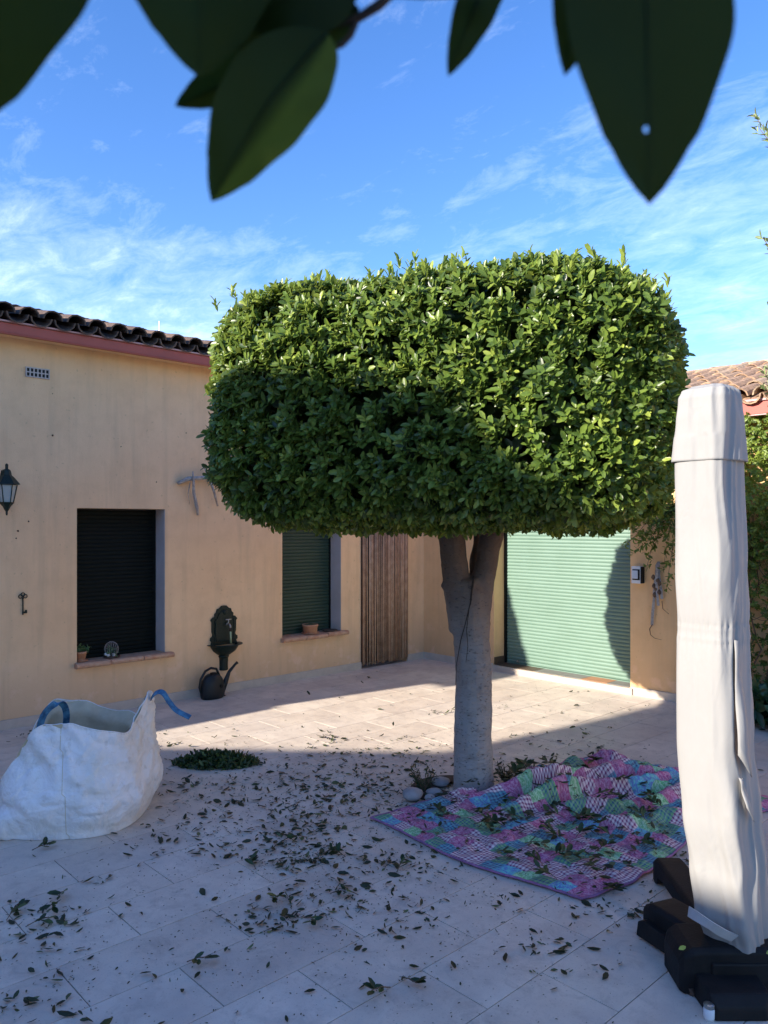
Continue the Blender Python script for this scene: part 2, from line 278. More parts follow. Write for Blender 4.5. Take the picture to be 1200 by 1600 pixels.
# ------------------------------------------------------------------ mesh helpers
class MB:
    def __init__(s): s.v = []; s.f = []; s.sm = False
    def add(s, vs, fs):
        o = len(s.v); s.v += [tuple(q) for q in vs]; s.f += [tuple(i + o for i in f) for f in fs]; return s
    def box(s, a, b, mat=None):
        x0, y0, z0 = a; x1, y1, z1 = b
        vs = [Vector(q) for q in ((x0,y0,z0),(x1,y0,z0),(x1,y1,z0),(x0,y1,z0),(x0,y0,z1),(x1,y0,z1),(x1,y1,z1),(x0,y1,z1))]
        if mat: vs = [mat @ q for q in vs]
        return s.add(vs, [(0,3,2,1),(4,5,6,7),(0,1,5,4),(1,2,6,5),(2,3,7,6),(3,0,4,7)])
    def tube(s, pts, rad, n=8, cap=True, flat=1.0):
        pts = [Vector(q) for q in pts]
        if isinstance(rad, (int, float)): rad = [rad] * len(pts)
        rings = []; up = Vector((0, 0, 1))
        prev = None
        for i, q in enumerate(pts):
            d = (pts[min(i + 1, len(pts) - 1)] - pts[max(i - 1, 0)]).normalized()
            if prev is None:
                a = d.cross(up)
                if a.length < 0.05: a = d.cross(Vector((1, 0, 0)))
            else: a = prev - d * prev.dot(d)
            a.normalize(); prev = a; b = d.cross(a)
            rings.append([q + a * (rad[i] * math.cos(k * 2 * math.pi / n)) + b * (rad[i] * flat * math.sin(k * 2 * math.pi / n)) for k in range(n)])
        return s.loft(rings, cap)
    def loft(s, rings, cap=True, closed=True):
        n = len(rings[0]); vs = [q for r_ in rings for q in r_]; fs = []
        for i in range(len(rings) - 1):
            for k in range(n if closed else n - 1):
                k2 = (k + 1) % n; fs.append((i*n+k, i*n+k2, (i+1)*n+k2, (i+1)*n+k))
        if cap and closed: fs += [tuple(range(n - 1, -1, -1)), tuple((len(rings)-1)*n + k for k in range(n))]
        return s.add(vs, fs)
    def lathe(s, prof, c=(0, 0, 0), n=16, cap=True, sx=1, sy=1):
        c = Vector(c)
        return s.loft([[c + Vector((r_ * math.cos(k*2*math.pi/n) * sx, r_ * math.sin(k*2*math.pi/n) * sy, z)) for k in range(n)] for r_, z in prof], cap)
    def prism(s, poly, ax, d0, d1):      # poly of 2d points, extruded along axis ax ('x': (y,z), 'y': (x,z), 'z': (x,y))
        f = {'x': lambda q, d: (d, q[0], q[1]), 'y': lambda q, d: (q[0], d, q[1]), 'z': lambda q, d: (q[0], q[1], d)}[ax]
        n = len(poly); vs = [f(q, d0) for q in poly] + [f(q, d1) for q in poly]
        return s.add(vs, [tuple(range(n-1,-1,-1)), tuple(range(n, 2*n))] + [(k, (k+1)%n, (k+1)%n+n, k+n) for k in range(n)])
    def ribbon(s, pts, w, wdir, th=0.004):
        pts = [Vector(q) for q in pts]; rings = []
        for i, q in enumerate(pts):
            d = (pts[min(i+1, len(pts)-1)] - pts[max(i-1, 0)]).normalized()
            wd = Vector(wdir[i] if isinstance(wdir, list) else wdir); wd = (wd - d * wd.dot(d)).normalized(); nn = d.cross(wd)
            rings.append([q + wd*w/2 + nn*th/2, q - wd*w/2 + nn*th/2, q - wd*w/2 - nn*th/2, q + wd*w/2 - nn*th/2])
        return s.loft(rings)
ORG = {}
def org(o): return ORG.get(o.name, Vector((0, 0, 0))) if o else Vector((0, 0, 0))
def obj(name, mb, mat, parent=None, smooth=False, bevel=0, seg=2, at=None, fixn=True):
    me = bpy.data.meshes.new(name); o0 = org(parent)
    base = Vector(at) if at is not None else None
    off = base if base is not None else o0
    me.from_pydata([(q[0]-off.x, q[1]-off.y, q[2]-off.z) for q in mb.v], [], mb.f)
    if fixn:
        bm = bmesh.new(); bm.from_mesh(me); bmesh.ops.recalc_face_normals(bm, faces=bm.faces); bm.to_mesh(me); bm.free()
    me.materials.append(mat)
    if smooth: me.polygons.foreach_set('use_smooth', [True] * len(me.polygons))
    o = bpy.data.objects.new(name, me); COL.objects.link(o)
    if base is not None: o.location = base - o0
    if parent: o.parent = parent
    ORG[o.name] = base if base is not None else (o0 if parent else Vector((0, 0, 0)))
    if bevel:
        b = o.modifiers.new('bevel', 'BEVEL'); b.width = bevel; b.segments = seg; b.limit_method = 'ANGLE'; b.angle_limit = R(40)
    return o
def inst(name, me, mtx, parent=None, mods=None):
    o = bpy.data.objects.new(name, me); COL.objects.link(o)
    if parent: o.parent = parent; mtx = Matrix.Translation(-org(parent)) @ mtx
    o.matrix_basis = mtx
    return o
def thing(name, label, cat, loc=(0, 0, 0), group=None):
    o = bpy.data.objects.new(name, None); COL.objects.link(o); o.location = loc; o.empty_display_size = 0.1
    ORG[o.name] = Vector(loc); o['label'] = label; o['category'] = cat
    if group: o['group'] = group
    return o
def tag(o, label=None, cat=None, group=None, kind=None):
    for k, v in (('label', label), ('category', cat), ('group', group), ('kind', kind)):
        if v: o[k] = v
    return o
def mesh_of(name, mb, mat, smooth=False):
    o = obj(name, mb, mat, smooth=smooth); me = o.data; bpy.data.objects.remove(o); ORG.pop(name, None); return me
# leaf template (along d, side, normal), numpy batch builder
T = np.array([(0,0,0),(0.5,0,-0.03),(1,0,-0.13),(0.16,0.20,0.04),(0.45,0.44,0.05),(0.80,0.34,-0.02),(0.16,-0.20,0.04),(0.45,-0.44,0.05),(0.80,-0.34,-0.02)], float)
TF = np.array([(0,3,1),(3,4,1),(4,5,1),(5,2,1),(0,1,6),(6,1,7),(7,1,8),(8,1,2)])
def leaf_arrays(P, D, Nn, Ln, Wd):
    D = D / np.linalg.norm(D, axis=1, keepdims=True)
    Sd = np.cross(Nn, D); Sd /= (np.linalg.norm(Sd, axis=1, keepdims=True) + 1e-9)
    Nn = np.cross(D, Sd)
    V = (P[:,None,:] + T[None,:,0:1]*(D*Ln[:,None])[:,None,:] + T[None,:,1:2]*(Sd*Wd[:,None])[:,None,:] + T[None,:,2:3]*(Nn*Ln[:,None])[:,None,:])
    return V, D, Sd, Nn
def leaves_mesh(name, V, tone, mat):
    n = len(V); vs = V.reshape(-1, 3); fs = (TF[None] + 9*np.arange(n)[:,None,None]).reshape(-1, 3)
    me = bpy.data.meshes.new(name); me.vertices.add(len(vs)); me.vertices.foreach_set('co', vs.ravel())
    me.loops.add(fs.size); me.loops.foreach_set('vertex_index', fs.ravel().astype(np.int32))
    me.polygons.add(len(fs)); me.polygons.foreach_set('loop_start', np.arange(0, fs.size, 3, dtype=np.int32))
    me.polygons.foreach_set('use_smooth', np.ones(len(fs), dtype=bool))
    me.update(calc_edges=True)
    a = me.attributes.new('tone', 'FLOAT', 'POINT'); a.data.foreach_set('value', np.repeat(tone, 9).astype(np.float32))
    me.materials.append(mat); return me
def leaves_obj(name, V, tone, mat, parent=None):
    off = np.array(org(parent)); me = leaves_mesh(name, V - off, tone, mat)
    o = bpy.data.objects.new(name, me); COL.objects.link(o)
    if parent: o.parent = parent; ORG[o.name] = org(parent)
    return o
def unit_leaf(tone, mat, w=0.5, curl=0.0):
    P = np.zeros((1,3)); D = np.array([[1.,0,0]]); Nn = np.array([[0,0,1.]])
    V, *_ = leaf_arrays(P, D, Nn, np.array([1.]), np.array([w]))
    V = V.copy(); V[:,:,2] += curl * (V[:,:,0]-0.4)**2
    return leaves_mesh('leaf', V, np.array([tone]), mat)
def leaf_mtx(p, d, n, ln):
    d = Vector(d).normalized(); s_ = Vector(n).cross(d).normalized(); n = d.cross(s_)
    m = Matrix.Identity(4)
    for i, a in enumerate((d, s_, n)):
        for j in range(3): m[j][i] = a[j] * ln
    for j in range(3): m[j][3] = p[j]
    return m
def randdir(n): 
    d = rng.normal(size=(n,3)); return d/np.linalg.norm(d, axis=1, keepdims=True)
def shoots(C, Dn, per, Lm, spread=(0.6, 1.15), lw=0.52):
    """whorls of leaves at shoot tips: C centres, Dn shoot directions"""
    n = len(C); Dn = Dn/np.linalg.norm(Dn, axis=1, keepdims=True)
    a = np.cross(Dn, randdir(n)); a /= np.linalg.norm(a, axis=1, keepdims=True); b = np.cross(Dn, a)
    k = np.repeat(np.arange(n), per); m_ = len(k)
    ph = np.tile(np.arange(per)*2.4, n) + rng.uniform(0, .8, m_) + np.repeat(rng.uniform(0, 6.28, n), per)
    sp = rng.uniform(spread[0], spread[1], m_)
    rad = a[k]*np.cos(ph)[:,None] + b[k]*np.sin(ph)[:,None]
    D = Dn[k]*np.cos(sp)[:,None] + rad*np.sin(sp)[:,None]
    Nn = Dn[k]*np.sin(sp)[:,None] - rad*np.cos(sp)[:,None] + rng.normal(size=(m_,3))*0.22
    Ln = Lm*rng.uniform(0.65, 1.2, m_); Wd = Ln*lw*rng.uniform(0.85, 1.15, m_)
    P = C[k] - Dn[k]*(np.tile(np.arange(per)/per, n)*0.06)[:,None]
    return P, D, Nn, Ln, Wd, k

# ------------------------------------------------------------------ ground
g = MB(); g.add([(-300,-300,-0.012),(300,-300,-0.012),(300,300,-0.012),(-300,300,-0.012)], [(0,1,2,3)])
ground = tag(obj('ground', g, M['grout'], fixn=False), kind='structure')
mm, tt, pp = newmat('far_ground'); Pg = pos(tt)
br = N(tt, 'ShaderNodeTexBrick', offset=0.5); br.inputs['Scale'].default_value = 1.0
br.inputs['Brick Width'].default_value = 0.70; br.inputs['Row Height'].default_value = 0.345; br.inputs['Mortar Size'].default_value = 0.004
mq = N(tt, 'ShaderNodeMapping'); L(tt, Pg, mq.inputs[0]); mq.inputs['Rotation'].default_value = (0, 0, R(90)); L(tt, mq.outputs[0], br.inputs['Vector'])
br.inputs['Color1'].default_value = (0.50, 0.43, 0.38, 1); br.inputs['Color2'].default_value = (0.46, 0.39, 0.34, 1); br.inputs['Mortar'].default_value = (0.15, 0.13, 0.11, 1)
L(tt, br.outputs[0], pp.inputs['Base Color']); pp.inputs['Roughness'].default_value = 0.7
ground.data.materials[0] = mm
floor = MB(); floor.add([(-7.2,-1.0,-0.004),(1.2,-1.0,-0.004),(1.2,7.5,-0.004),(-7.2,7.5,-0.004)], [(0,1,2,3)])
patio = tag(obj('patio_floor', floor, M['grout'], fixn=False), kind='structure')
TW, TL = 0.3425, 0.705
def tile_me(w, l):
    b = MB(); e = 0.0022; c = 0.0007
    x0, x1, y0, y1 = e, w-e, e, l-e
    b.add([(x0,y0,-.008),(x1,y0,-.008),(x1,y1,-.008),(x0,y1,-.008),(x0,y0,-c),(x1,y0,-c),(x1,y1,-c),(x0,y1,-c),(x0+c,y0+c,0),(x1-c,y0+c,0),(x1-c,y1-c,0),(x0+c,y1-c,0)],
          [(0,1,5,4),(1,2,6,5),(2,3,7,6),(3,0,4,7),(4,5,9,8),(5,6,10,9),(6,7,11,10),(7,4,8,11),(8,9,10,11)])
    return b
tme = {}
ix0 = -14
for ix in range(-15, 10):
    x = -2.16 + TW*ix; xw = TW
    if x < -7.2: xw = TW - (-7.2 - x); x = -7.2
    if xw < 0.03: continue
    off = 1.87 if ix % 2 == 1 else 2.235
    for iy in range(-6, 10):
        y0 = off + TL*iy; y1 = min(y0 + TL, 7.5)
        if y1 - y0 < 0.05: continue
        if x > -0.4 and y0 < 1.0 or y0 < -1.0 or x > 0.9: continue
        key = (round(xw, 3), round(y1-y0, 3))
        if key not in tme: tme[key] = mesh_of('floor_tile', tile_me(*key), M['pave'])
        o = inst('floor_tile', tme[key], Matrix.Translation((x, y0, random.uniform(-0.0003, 0.0003))), patio)

# ------------------------------------------------------------------ walls with openings
def wall_holes(mb, axis, c0, c1, ur, zr, holes):
    """solid wall slab between planes c0 (front) and c1 (back) with rectangular holes; axis 'x' or 'y' is the slab normal"""
    us = sorted({ur[0], ur[1], *[h[0] for h in holes], *[h[1] for h in holes]}); zs = sorted({zr[0], zr[1], *[h[2] for h in holes], *[h[3] for h in holes]})
    # subdivide for shading
    P = (lambda u, z, c: (c, u, z)) if axis == 'x' else (lambda u, z, c: (u, c, z))
    def solid(u, z): return ur[0] < u < ur[1] and zr[0] < z < zr[1] and not any(h[0] < u < h[1] and h[2] < z < h[3] for h in holes)
    for i in range(len(us)-1):
        for j in range(len(zs)-1):
            u0, u1, z0, z1 = us[i], us[i+1], zs[j], zs[j+1]; um, zm = (u0+u1)/2, (z0+z1)/2
            if not solid(um, zm): continue
            for c in (c0, c1): mb.add([P(u0,z0,c),P(u1,z0,c),P(u1,z1,c),P(u0,z1,c)], [(0,1,2,3)])
            for (a, b, q, r_) in ((u0-1e-3, zm, (u0,z0), (u0,z1)), (u1+1e-3, zm, (u1,z0), (u1,z1)), (um, z0-1e-3, (u0,z0), (u1,z0)), (um, z1+1e-3, (u0,z1), (u1,z1))):
                if not solid(a, b): mb.add([P(*q,c0),P(*r_,c0),P(*r_,c1),P(*q,c1)], [(0,1,2,3)])
def weld(o):
    bm = bmesh.new(); bm.from_mesh(o.data); bmesh.ops.remove_doubles(bm, verts=bm.verts, dist=1e-5); bmesh.ops.recalc_face_normals(bm, faces=bm.faces); bm.to_mesh(o.data); bm.free()
house = thing('house', 'beige stucco house with red fascia and two dark shuttered windows, on the left', 'house', (-7.2, 3, 0))
w = MB(); HW1 = (2.822, 3.715, 0.50, 1.958); HW2 = (5.165, 6.042, 0.50, 1.955); HD = (6.365, 7.17, -0.01, 2.05)
wall_holes(w, 'x', -7.2, -7.55, (-1.4, 7.5), (-0.01, 3.45), [HW1, HW2, HD])
ow = obj('wall', w, M['stucco'], house, fixn=False); weld(ow)
w = MB(); w.box((-12, -1.4, 0), (-7.56, 7.5, 3.449)); obj('house_body', w, M['stucco'], house)
# reveals painted pale on the far jamb, shutters
def slats(x, y0, y1, z0, z1, pitch, ax='x'):
    b = MB(); z = z0; n = int((z1-z0)/pitch)
    for i in range(n):
        z = z0 + i*pitch
        prof = [(0, 0), (0.006, 0.006), (0.009, pitch*0.5), (0.006, pitch-0.008), (0, pitch-0.0005)]
        for (d0, q0), (d1, q1) in zip(prof, prof[1:]):
            if ax == 'x': b.add([(x+d0,y0,z+q0),(x+d0,y1,z+q0),(x+d1,y1,z+q1),(x+d1,y0,z+q1)], [(0,1,2,3)])
            else: b.add([(y0,x-d0,z+q0),(y1,x-d0,z+q0),(y1,x-d1,z+q1),(y0,x-d1,z+q1)], [(0,1,2,3)])
    return b
for (y0, y1, z0, z1), mt, lab in ((HW1, 'shutter_black', 'closed near-black roller shutter'), (HW2, 'shutter_dark', 'closed dark green roller shutter')):
    win = obj('window', MB().box((-7.44, y0, z0), (-7.42, y1, z1)), M['dark'], house); win['label'] = lab
    obj('shutter', slats(-7.41, y0+0.001, y1-0.03, z0, z1, 0.040), M[mt], win, smooth=False)
    obj('guide_rail', MB().box((-7.415, y1-0.03, z0), (-7.395, y1-0.001, z1)), M['shutter_black'], win); obj('guide_rail', MB().box((-7.415, y0+0.001, z0), (-7.398, y0+0.02, z1)), M['shutter_black'], win)
    rv_ = MB(); rv_.box((-7.395, y1-0.004, z0+0.01), (-7.201, y1+0.002, z1-0.002)); obj('jamb_paint', rv_, M['reveal'], win)
    # sill of rounded clay pieces
    sl = MB(); n = 3; 
    so_ = obj('window_sill', MB().box((-7.40, y0+0.003, z0-0.03), (-7.205, y1-0.003, z0+0.004)), M['sill'], house)
    wy = (y1+0.07 - (y0-0.03))/n
    for k in range(n):
        a = y0-0.03 + wy*k + 0.003; bq = a + wy - 0.006
        prof = [(-7.198, z0-0.045), (-7.198, z0+0.006)] + [(-7.15 + 0.030*math.cos(q), z0-0.018 + 0.026*math.sin(q)) for q in [R(90-30*i) for i in range(7)]]
        dz = random.uniform(-0.004, 0.004)
        sb = MB(); m_ = len(prof); sb.add([(q[0], a, q[1]+dz) for q in prof] + [(q[0]+random.uniform(-.003,.003), bq, q[1]+dz) for q in prof],
            [tuple(range(m_-1,-1,-1)), tuple(range(m_, 2*m_))] + [(i,(i+1)%m_,(i+1)%m_+m_,i+m_) for i in range(m_)])
        obj('sill_tile', sb, M['sill'], so_, bevel=0.003)
obj('door', MB().box((-7.50, 6.365, 0), (-7.46, 7.17, 2.05)), M['dark'], house)
sk = MB(); sk.box((-7.2, -1.4, -0.005), (-7.182, 6.36, 0.085)); sk.box((-7.2, 7.175, -0.005), (-7.182, 7.498, 0.085)); obj('skirting', sk, M['skirt'], house, bevel=0.002)
# eave
fz = 3.434
fa = MB(); fa.box((-6.985, -1.45, fz), (-6.95, 7.0, fz+0.085)); obj('fascia', fa, M['red'], house, bevel=0.004)
fa = MB(); fa.box((-6.99, -1.45, fz+0.0875), (-6.93, 7.0, fz+0.103)); obj('fascia_trim', fa, M['redtrim'], house, bevel=0.003)
fa = MB(); fa.box((-6.99, -1.45, fz-0.010), (-6.942, 7.0, fz-0.002)); obj('drip_edge', fa, M['red'], house)
so2 = MB(); so2.box((-7.6, -1.45, fz+0.0165), (-6.986, 7.0, fz+0.03)); obj('soffit', so2, M['stucco'], house)
def barrel(r0, r1, ln, th=0.013, n=7, inv=False):
    """half pipe along +x (downhill end at x=0), bulging up (or down)"""
    b = MB(); rings = []
    for x, r_ in ((0, r0), (ln, r1)):
        o_, i_ = [], []
        for k in range(n):
            a = math.pi*k/(n-1); s_ = -1 if inv else 1
            o_.append(Vector((x, r_*math.cos(a), s_*r_*math.sin(a)*0.9))); i_.append(Vector((x, (r_-th)*math.cos(a), s_*(r_-th)*math.sin(a)*0.9)))
        rings.append(o_ + i_[::-1])
    return b.loft(rings)
rbase = MB(); sl = 0.25
rbase.add([(-7.03,-1.45,3.55),(-7.03,7.0,3.55),(-9.6,7.0,3.535+2.63*sl),(-9.6,-1.45,3.535+2.63*sl),(-7.03,-1.45,3.535),(-7.03,7.0,3.535),(-9.6,7.0,3.52+2.6*sl),(-9.6,-1.45,3.52+2.6*sl)],
          [(0,1,2,3),(7,6,5,4),(0,4,5,1),(1,5,6,2),(2,6,7,3),(3,7,4,0)])
roofL = obj('roof', rbase, M['roof_l'], house)
cov = mesh_of('roof_tile', barrel(0.088, 0.072, 0.44), M['roof_l']); pan = mesh_of('roof_tile', barrel(0.095, 0.08, 0.44, inv=True), M['roof_l'])
ang = math.atan(sl); bulk = MB()
def place(me_src, mtx, store, parent, single):
    if single: inst('roof_tile', me_src, mtx, parent)
    else:
        store.add([mtx @ v_.co for v_ in me_src.vertices], [tuple(p_.vertices) for p_ in me_src.polygons])
y = -1.3; k = 0
while y < 6.95:
    for row in range(7):
        x = -6.90 - row*0.37 + random.uniform(-.012, .012); z = 3.565 + (abs(x+6.90))*sl
        RM = Matrix.Rotation(math.pi + random.uniform(-.02,.02), 4, 'Z') @ Matrix.Rotation(-ang + random.uniform(-.015,.015), 4, 'Y') 
        vis = row < 2 and y > 1.2
        place(cov, Matrix.Translation((x, y + random.uniform(-.006,.006), z+0.032+row*0.004)) @ RM, bulk, roofL, vis)
        place(pan, Matrix.Translation((x+0.005, y+0.1, z+0.034)) @ RM, bulk, roofL, vis and row < 1)
    y += 0.2; k += 1
bo = obj('roof_tiling', bulk, M['roof_l'], roofL); bo['kind'] = 'stuff'
# air vent block
vt = MB(); y0, y1, z0, z1 = 2.362, 2.572, 3.125, 3.215
ob = obj('vent', MB().box((-7.199, y0+0.004, z0+0.004), (-7.196, y1-0.004, z1-0.004)), M['dark'], house); 
for i in range(7): vt.box((-7.1995, y0+i*(y1-y0-0.01)/6, z0), (-7.186, y0+i*(y1-y0-0.01)/6+0.01, z1))
for j in range(3): vt.box((-7.1995, y0+0.0105, z0+j*(z1-z0-0.010)/2), (-7.187, y1-0.0105, z0+j*(z1-z0-0.010)/2+0.010))
obj('grille', vt, M['reveal'], ob)
for (yy, zz, q) in ((2.60,2.617,0.012),(2.39,1.83,0.010),(2.30,1.745,0.012),(2.285,1.68,0.009),(2.60,3.0,0.006),(3.95,2.75,0.007),(3.25,2.56,0.007),(3.62,2.23,0.008)):
    b = MB(); b.lathe([(0.4*q,0),(q*.8,q*0.3),(q*.4,q*1.2)], (0,0,0), 6)
    mt_ = Matrix.Translation((-7.201, yy, zz)) @ Matrix.Rotation(R(80), 4, 'Y'); b.v = [tuple(mt_ @ Vector(v_)) for v_ in b.v]
    obj('wall_plug', b, M['rust'], house)
# low annex added out of view, its eave shaped to set the shadow edge
annex = thing('shadow_outbuilding', 'unseen low beige block added at the near end of the left house to shape its shadow', 'shadow_outbuilding', (-7.3, -6, 0))
obj('wall', MB().box((-12, -11, 0), (-7.3, -1.42, 2.45)), M['stucco'], annex)
obj('roof', MB().prism([(-7.13,2.46),(-7.13,2.60),(-12,3.3),(-12,2.46)], 'y', -11.1, -1.46), M['roof_l'], annex)
# antenna
an = MB(); an.tube([(-9.9, 5.02, 4.0), (-9.9, 5.02, 4.62)], [0.012, 0.008], 6); an.tube([(-9.9,4.93,4.46),(-9.9,5.11,4.46)], 0.005, 5)
tag(obj('antenna', an, M['steel'], at=(-9.9, 5.02, 4.0)), 'thin pale antenna mast standing on the roof beside the tree crown', 'antenna')

# ------------------------------------------------------------------ back building
back = thing('garage_building', 'ochre building across the back with pale green roller door and low tiled roof', 'building', (-4, 7.5, 0))
w = MB(); GD = (-6.0, -4.16, 0.07, 2.05)
wall_holes(w, 'y', 7.5, 7.85, (-7.2, 4.0), (-0.01, 2.84), [GD])
ow = obj('wall', w, M['stucco_back'], back, fixn=False); weld(ow)
obj('building_body', MB().box((-7.2, 7.86, 0), (4.0, 11.4, 2.84)), M['stucco_back'], back)
rd = obj('roller_door', MB().box((-6.0, 7.74, 0.07), (-4.16, 7.76, 2.05)), M['shutter_green'], back)
obj('slats', slats(7.73, -5.985, -4.16, 0.085, 2.05, 0.0415, 'y'), M['shutter_green'], rd)
rb = MB(); rb.box((-5.99, 7.712, 0.072), (-4.165, 7.729, 0.084)); obj('bottom_bar', rb, M['shutter_green'], rd)
rb = MB(); rb.box((-5.999, 7.70, 0.07), (-5.965, 7.74, 2.05)); obj('guide_rail', rb, M['shutter_black'], rd)
lk = MB(); lk.tube([(-5.79, 7.722, 0.115), (-5.79, 7.70, 0.115)], 0.011, 8); lk.box((-5.815, 7.708, 0.10), (-5.77, 7.714, 0.112)); obj('lock', lk, M['steel'], rd)
lk = MB(); lk.tube([(-4.22, 7.722, 0.105), (-4.22, 7.70, 0.105)], 0.010, 8); obj('lock', lk, M['steel'], rd)
sk = MB(); sk.box((-7.18, 7.482, -0.005), (-6.01, 7.5, 0.085)); sk.box((-4.15, 7.482, -0.005), (4.0, 7.5, 0.085)); obj('skirting', sk, M['skirt'], back, bevel=0.002)
bs = MB(); bs.box((-5.999, 7.505, 0.075), (-5.99, 7.74, 0.16)); obj('jamb_skirting', bs, M['brown'], back)
th = obj('threshold', MB().box((-6.04, 7.455, -0.005), (-4.12, 7.481, 0.068)), M['skirt'], back, bevel=0.003)
tb = MB(); tb.box((-6.04, 7.4812, 0.045), (-4.12, 7.499, 0.068)); obj('threshold_edge', tb, M['skirt'], back)
xs = [-5.995, -5.70, -5.40, -5.08, -4.76, -4.44, -4.165]; mats = ['brown', 'brown', 'slate', 'slate', 'orange', 'slate']
for i in range(6):
    obj('threshold_tile', MB().box((xs[i]+0.003, 7.50, 0.045), (xs[i+1]-0.003, 7.735, 0.0745)), M[mats[i]], th, bevel=0.002)
fy = 7.24; ez = 2.805
fa = MB(); fa.box((-6.90, fy, ez), (4.2, fy+0.035, ez+0.115)); obj('fascia', fa, M['red'], back, bevel=0.004)
fa = MB(); fa.box((-6.90, fy-0.018, ez+0.1175), (4.2, fy+0.04, ez+0.14)); obj('fascia_trim', fa, M['redtrim'], back, bevel=0.003)
fa = MB(); fa.box((-6.90, fy-0.01, ez-0.012), (4.2, fy+0.04, ez-0.002)); obj('drip_edge', fa, M['redtrim'], back)
fa = MB(); fa.box((-6.90, fy+0.036, ez+0.015), (4.2, 7.9, ez+0.03)); obj('soffit', fa, M['stucco_back'], back)
sl2 = 0.30; ang2 = math.atan(sl2)
rbase = MB(); z0 = ez+0.15
rbase.prism([(fy-0.02, z0), (9.5, z0+(9.5-fy)*sl2), (11.8, z0), (11.8, z0-0.03), (fy-0.02, z0-0.008)], 'x', -7.0, 4.25)
roofR = obj('roof', rbase, M['roof_r'], back)
cov = mesh_of('roof_tile', barrel(0.092, 0.076, 0.44), M['roof_r']); pan = mesh_of('roof_tile', barrel(0.10, 0.085, 0.44, inv=True), M['roof_r'])
bulk = MB(); x = -6.9
while x < 4.1:
    for row in range(6):
        yy = fy - 0.06 + row*0.38 + random.uniform(-.015, .015); z = z0 + (yy-fy)*sl2 + 0.035 + row*0.003
        RM = Matrix.Rotation(R(90) + random.uniform(-.025,.025), 4, 'Z') @ Matrix.Rotation(-ang2 + random.uniform(-.02,.02), 4, 'Y')
        vis = -4.9 < x < -1.3
        place(cov, Matrix.Translation((x + random.uniform(-.008,.008), yy, z)) @ RM, bulk, roofR, vis)
        place(pan, Matrix.Translation((x+0.105, yy, z+0.01)) @ RM, bulk, roofR, vis and row == 0)
    x += 0.21
bo = obj('roof_tiling', bulk, M['roof_r'], roofR); bo['kind'] = 'stuff'
x = -6.9; rz = z0 + (9.5-fy)*sl2 + 0.02
rid = mesh_of('ridge_tile', barrel(0.12, 0.105, 0.42), M['roof_r'])
while x < 4.0:
    inst('ridge_tile', rid, Matrix.Translation((x, 9.5, rz)) @ Matrix.Rotation(R(random.uniform(-1.5,1.5)), 4, 'Y'), roofR); x += 0.39

# unseen house added behind the viewer, outline shaped to throw the near patio's shade
nb = thing('shade_house', 'unseen ochre house form added behind the viewer to shade the patio', 'house', (-5, -11, 0))
obj('wall', MB().box((-6.05, -13.5, 0), (-4.13, -8.0, 6.60)), M['stucco_back'], nb)
rf = MB(); rf.prism([(-6.10, 6.605), (-6.06, 6.95), (-5.6, 7.24), (-4.92, 7.30), (-4.62, 7.34), (-4.42, 7.38), (-4.25, 7.22), (-4.10, 7.08), (-3.88, 6.96), (-3.90, 6.605)], 'y', -13.6, -7.98); obj('roof', rf, M['roof_l'], nb)
obj('left_shade_wing', MB().box((-13, -13.4, 0), (-6.06, -8.02, 3.6)), M['stucco_back'], nb)
rf = MB(); rf.prism([(-13, 3.61), (-13, 3.9), (-7.48, 4.85), (-6.06, 5.56), (-6.06, 3.61)], 'y', -13.5, -8.0); obj('wing_roof', rf, M['roof_l'], nb)
obj('right_shade_wing', MB().box((-4.12, -13.4, 0), (7.0, -8.02, 4.9)), M['stucco'], nb)
rf = MB(); rf.prism([(-4.12, 4.91), (-4.12, 5.22), (7.2, 5.22), (7.2, 4.91)], 'y', -13.5, -7.95); obj('wing_roof', rf, M['roof_l'], nb)
for (a, b_, c_, d_) in ((-5.6,-4.6,4.6,5.8), (-2.5,-1.3,1.0,2.3), (1.0,2.2,1.0,2.3)):
    f = obj('window', MB().box((a, -8.0, c_), (b_, -7.985, d_)), M['reveal'], nb); obj('shutter', slats(-7.984, a+.05, b_-.05, c_+.05, d_-.05, 0.05, 'y'), M['shutter_dark'], f)

# ------------------------------------------------------------------ things on the left wall
WX = -7.2
# reed curtain
cu = thing('reed_curtain', 'brown reed strip curtain hanging over the doorway right of the second window', 'curtain', (-7.18, 6.77, 2.05))
b = MB(); b.box((-7.195, 6.35, 2.06), (-7.165, 7.20, 2.09)); obj('rail', b, M['drift'], cu)
n = 76
for i in range(n):
    yy = 6.365 + (7.175-6.365)*(i+0.5)/n + random.uniform(-.002,.002)
    if i in (9, 10, 27): continue
    r_ = random.uniform(0.0042, 0.0062); x0 = -7.178 + random.uniform(-.006,.006); bot = 0.03 + random.uniform(0, .03); dy = random.uniform(-.008,.008)
    pts = [(x0, yy, 2.06), (x0+random.uniform(-.004,.004), yy+dy*0.4, 1.1), (x0+random.uniform(-.006,.008), yy+dy, bot)]
    mt_ = M['cane'] if i % 3 else M['drift']
    obj('reed', MB().tube(pts, r_, 5), (M['cane'], M['cane2'], M['cane3'])[random.choice((0,0,1,1,2))], cu, smooth=True)
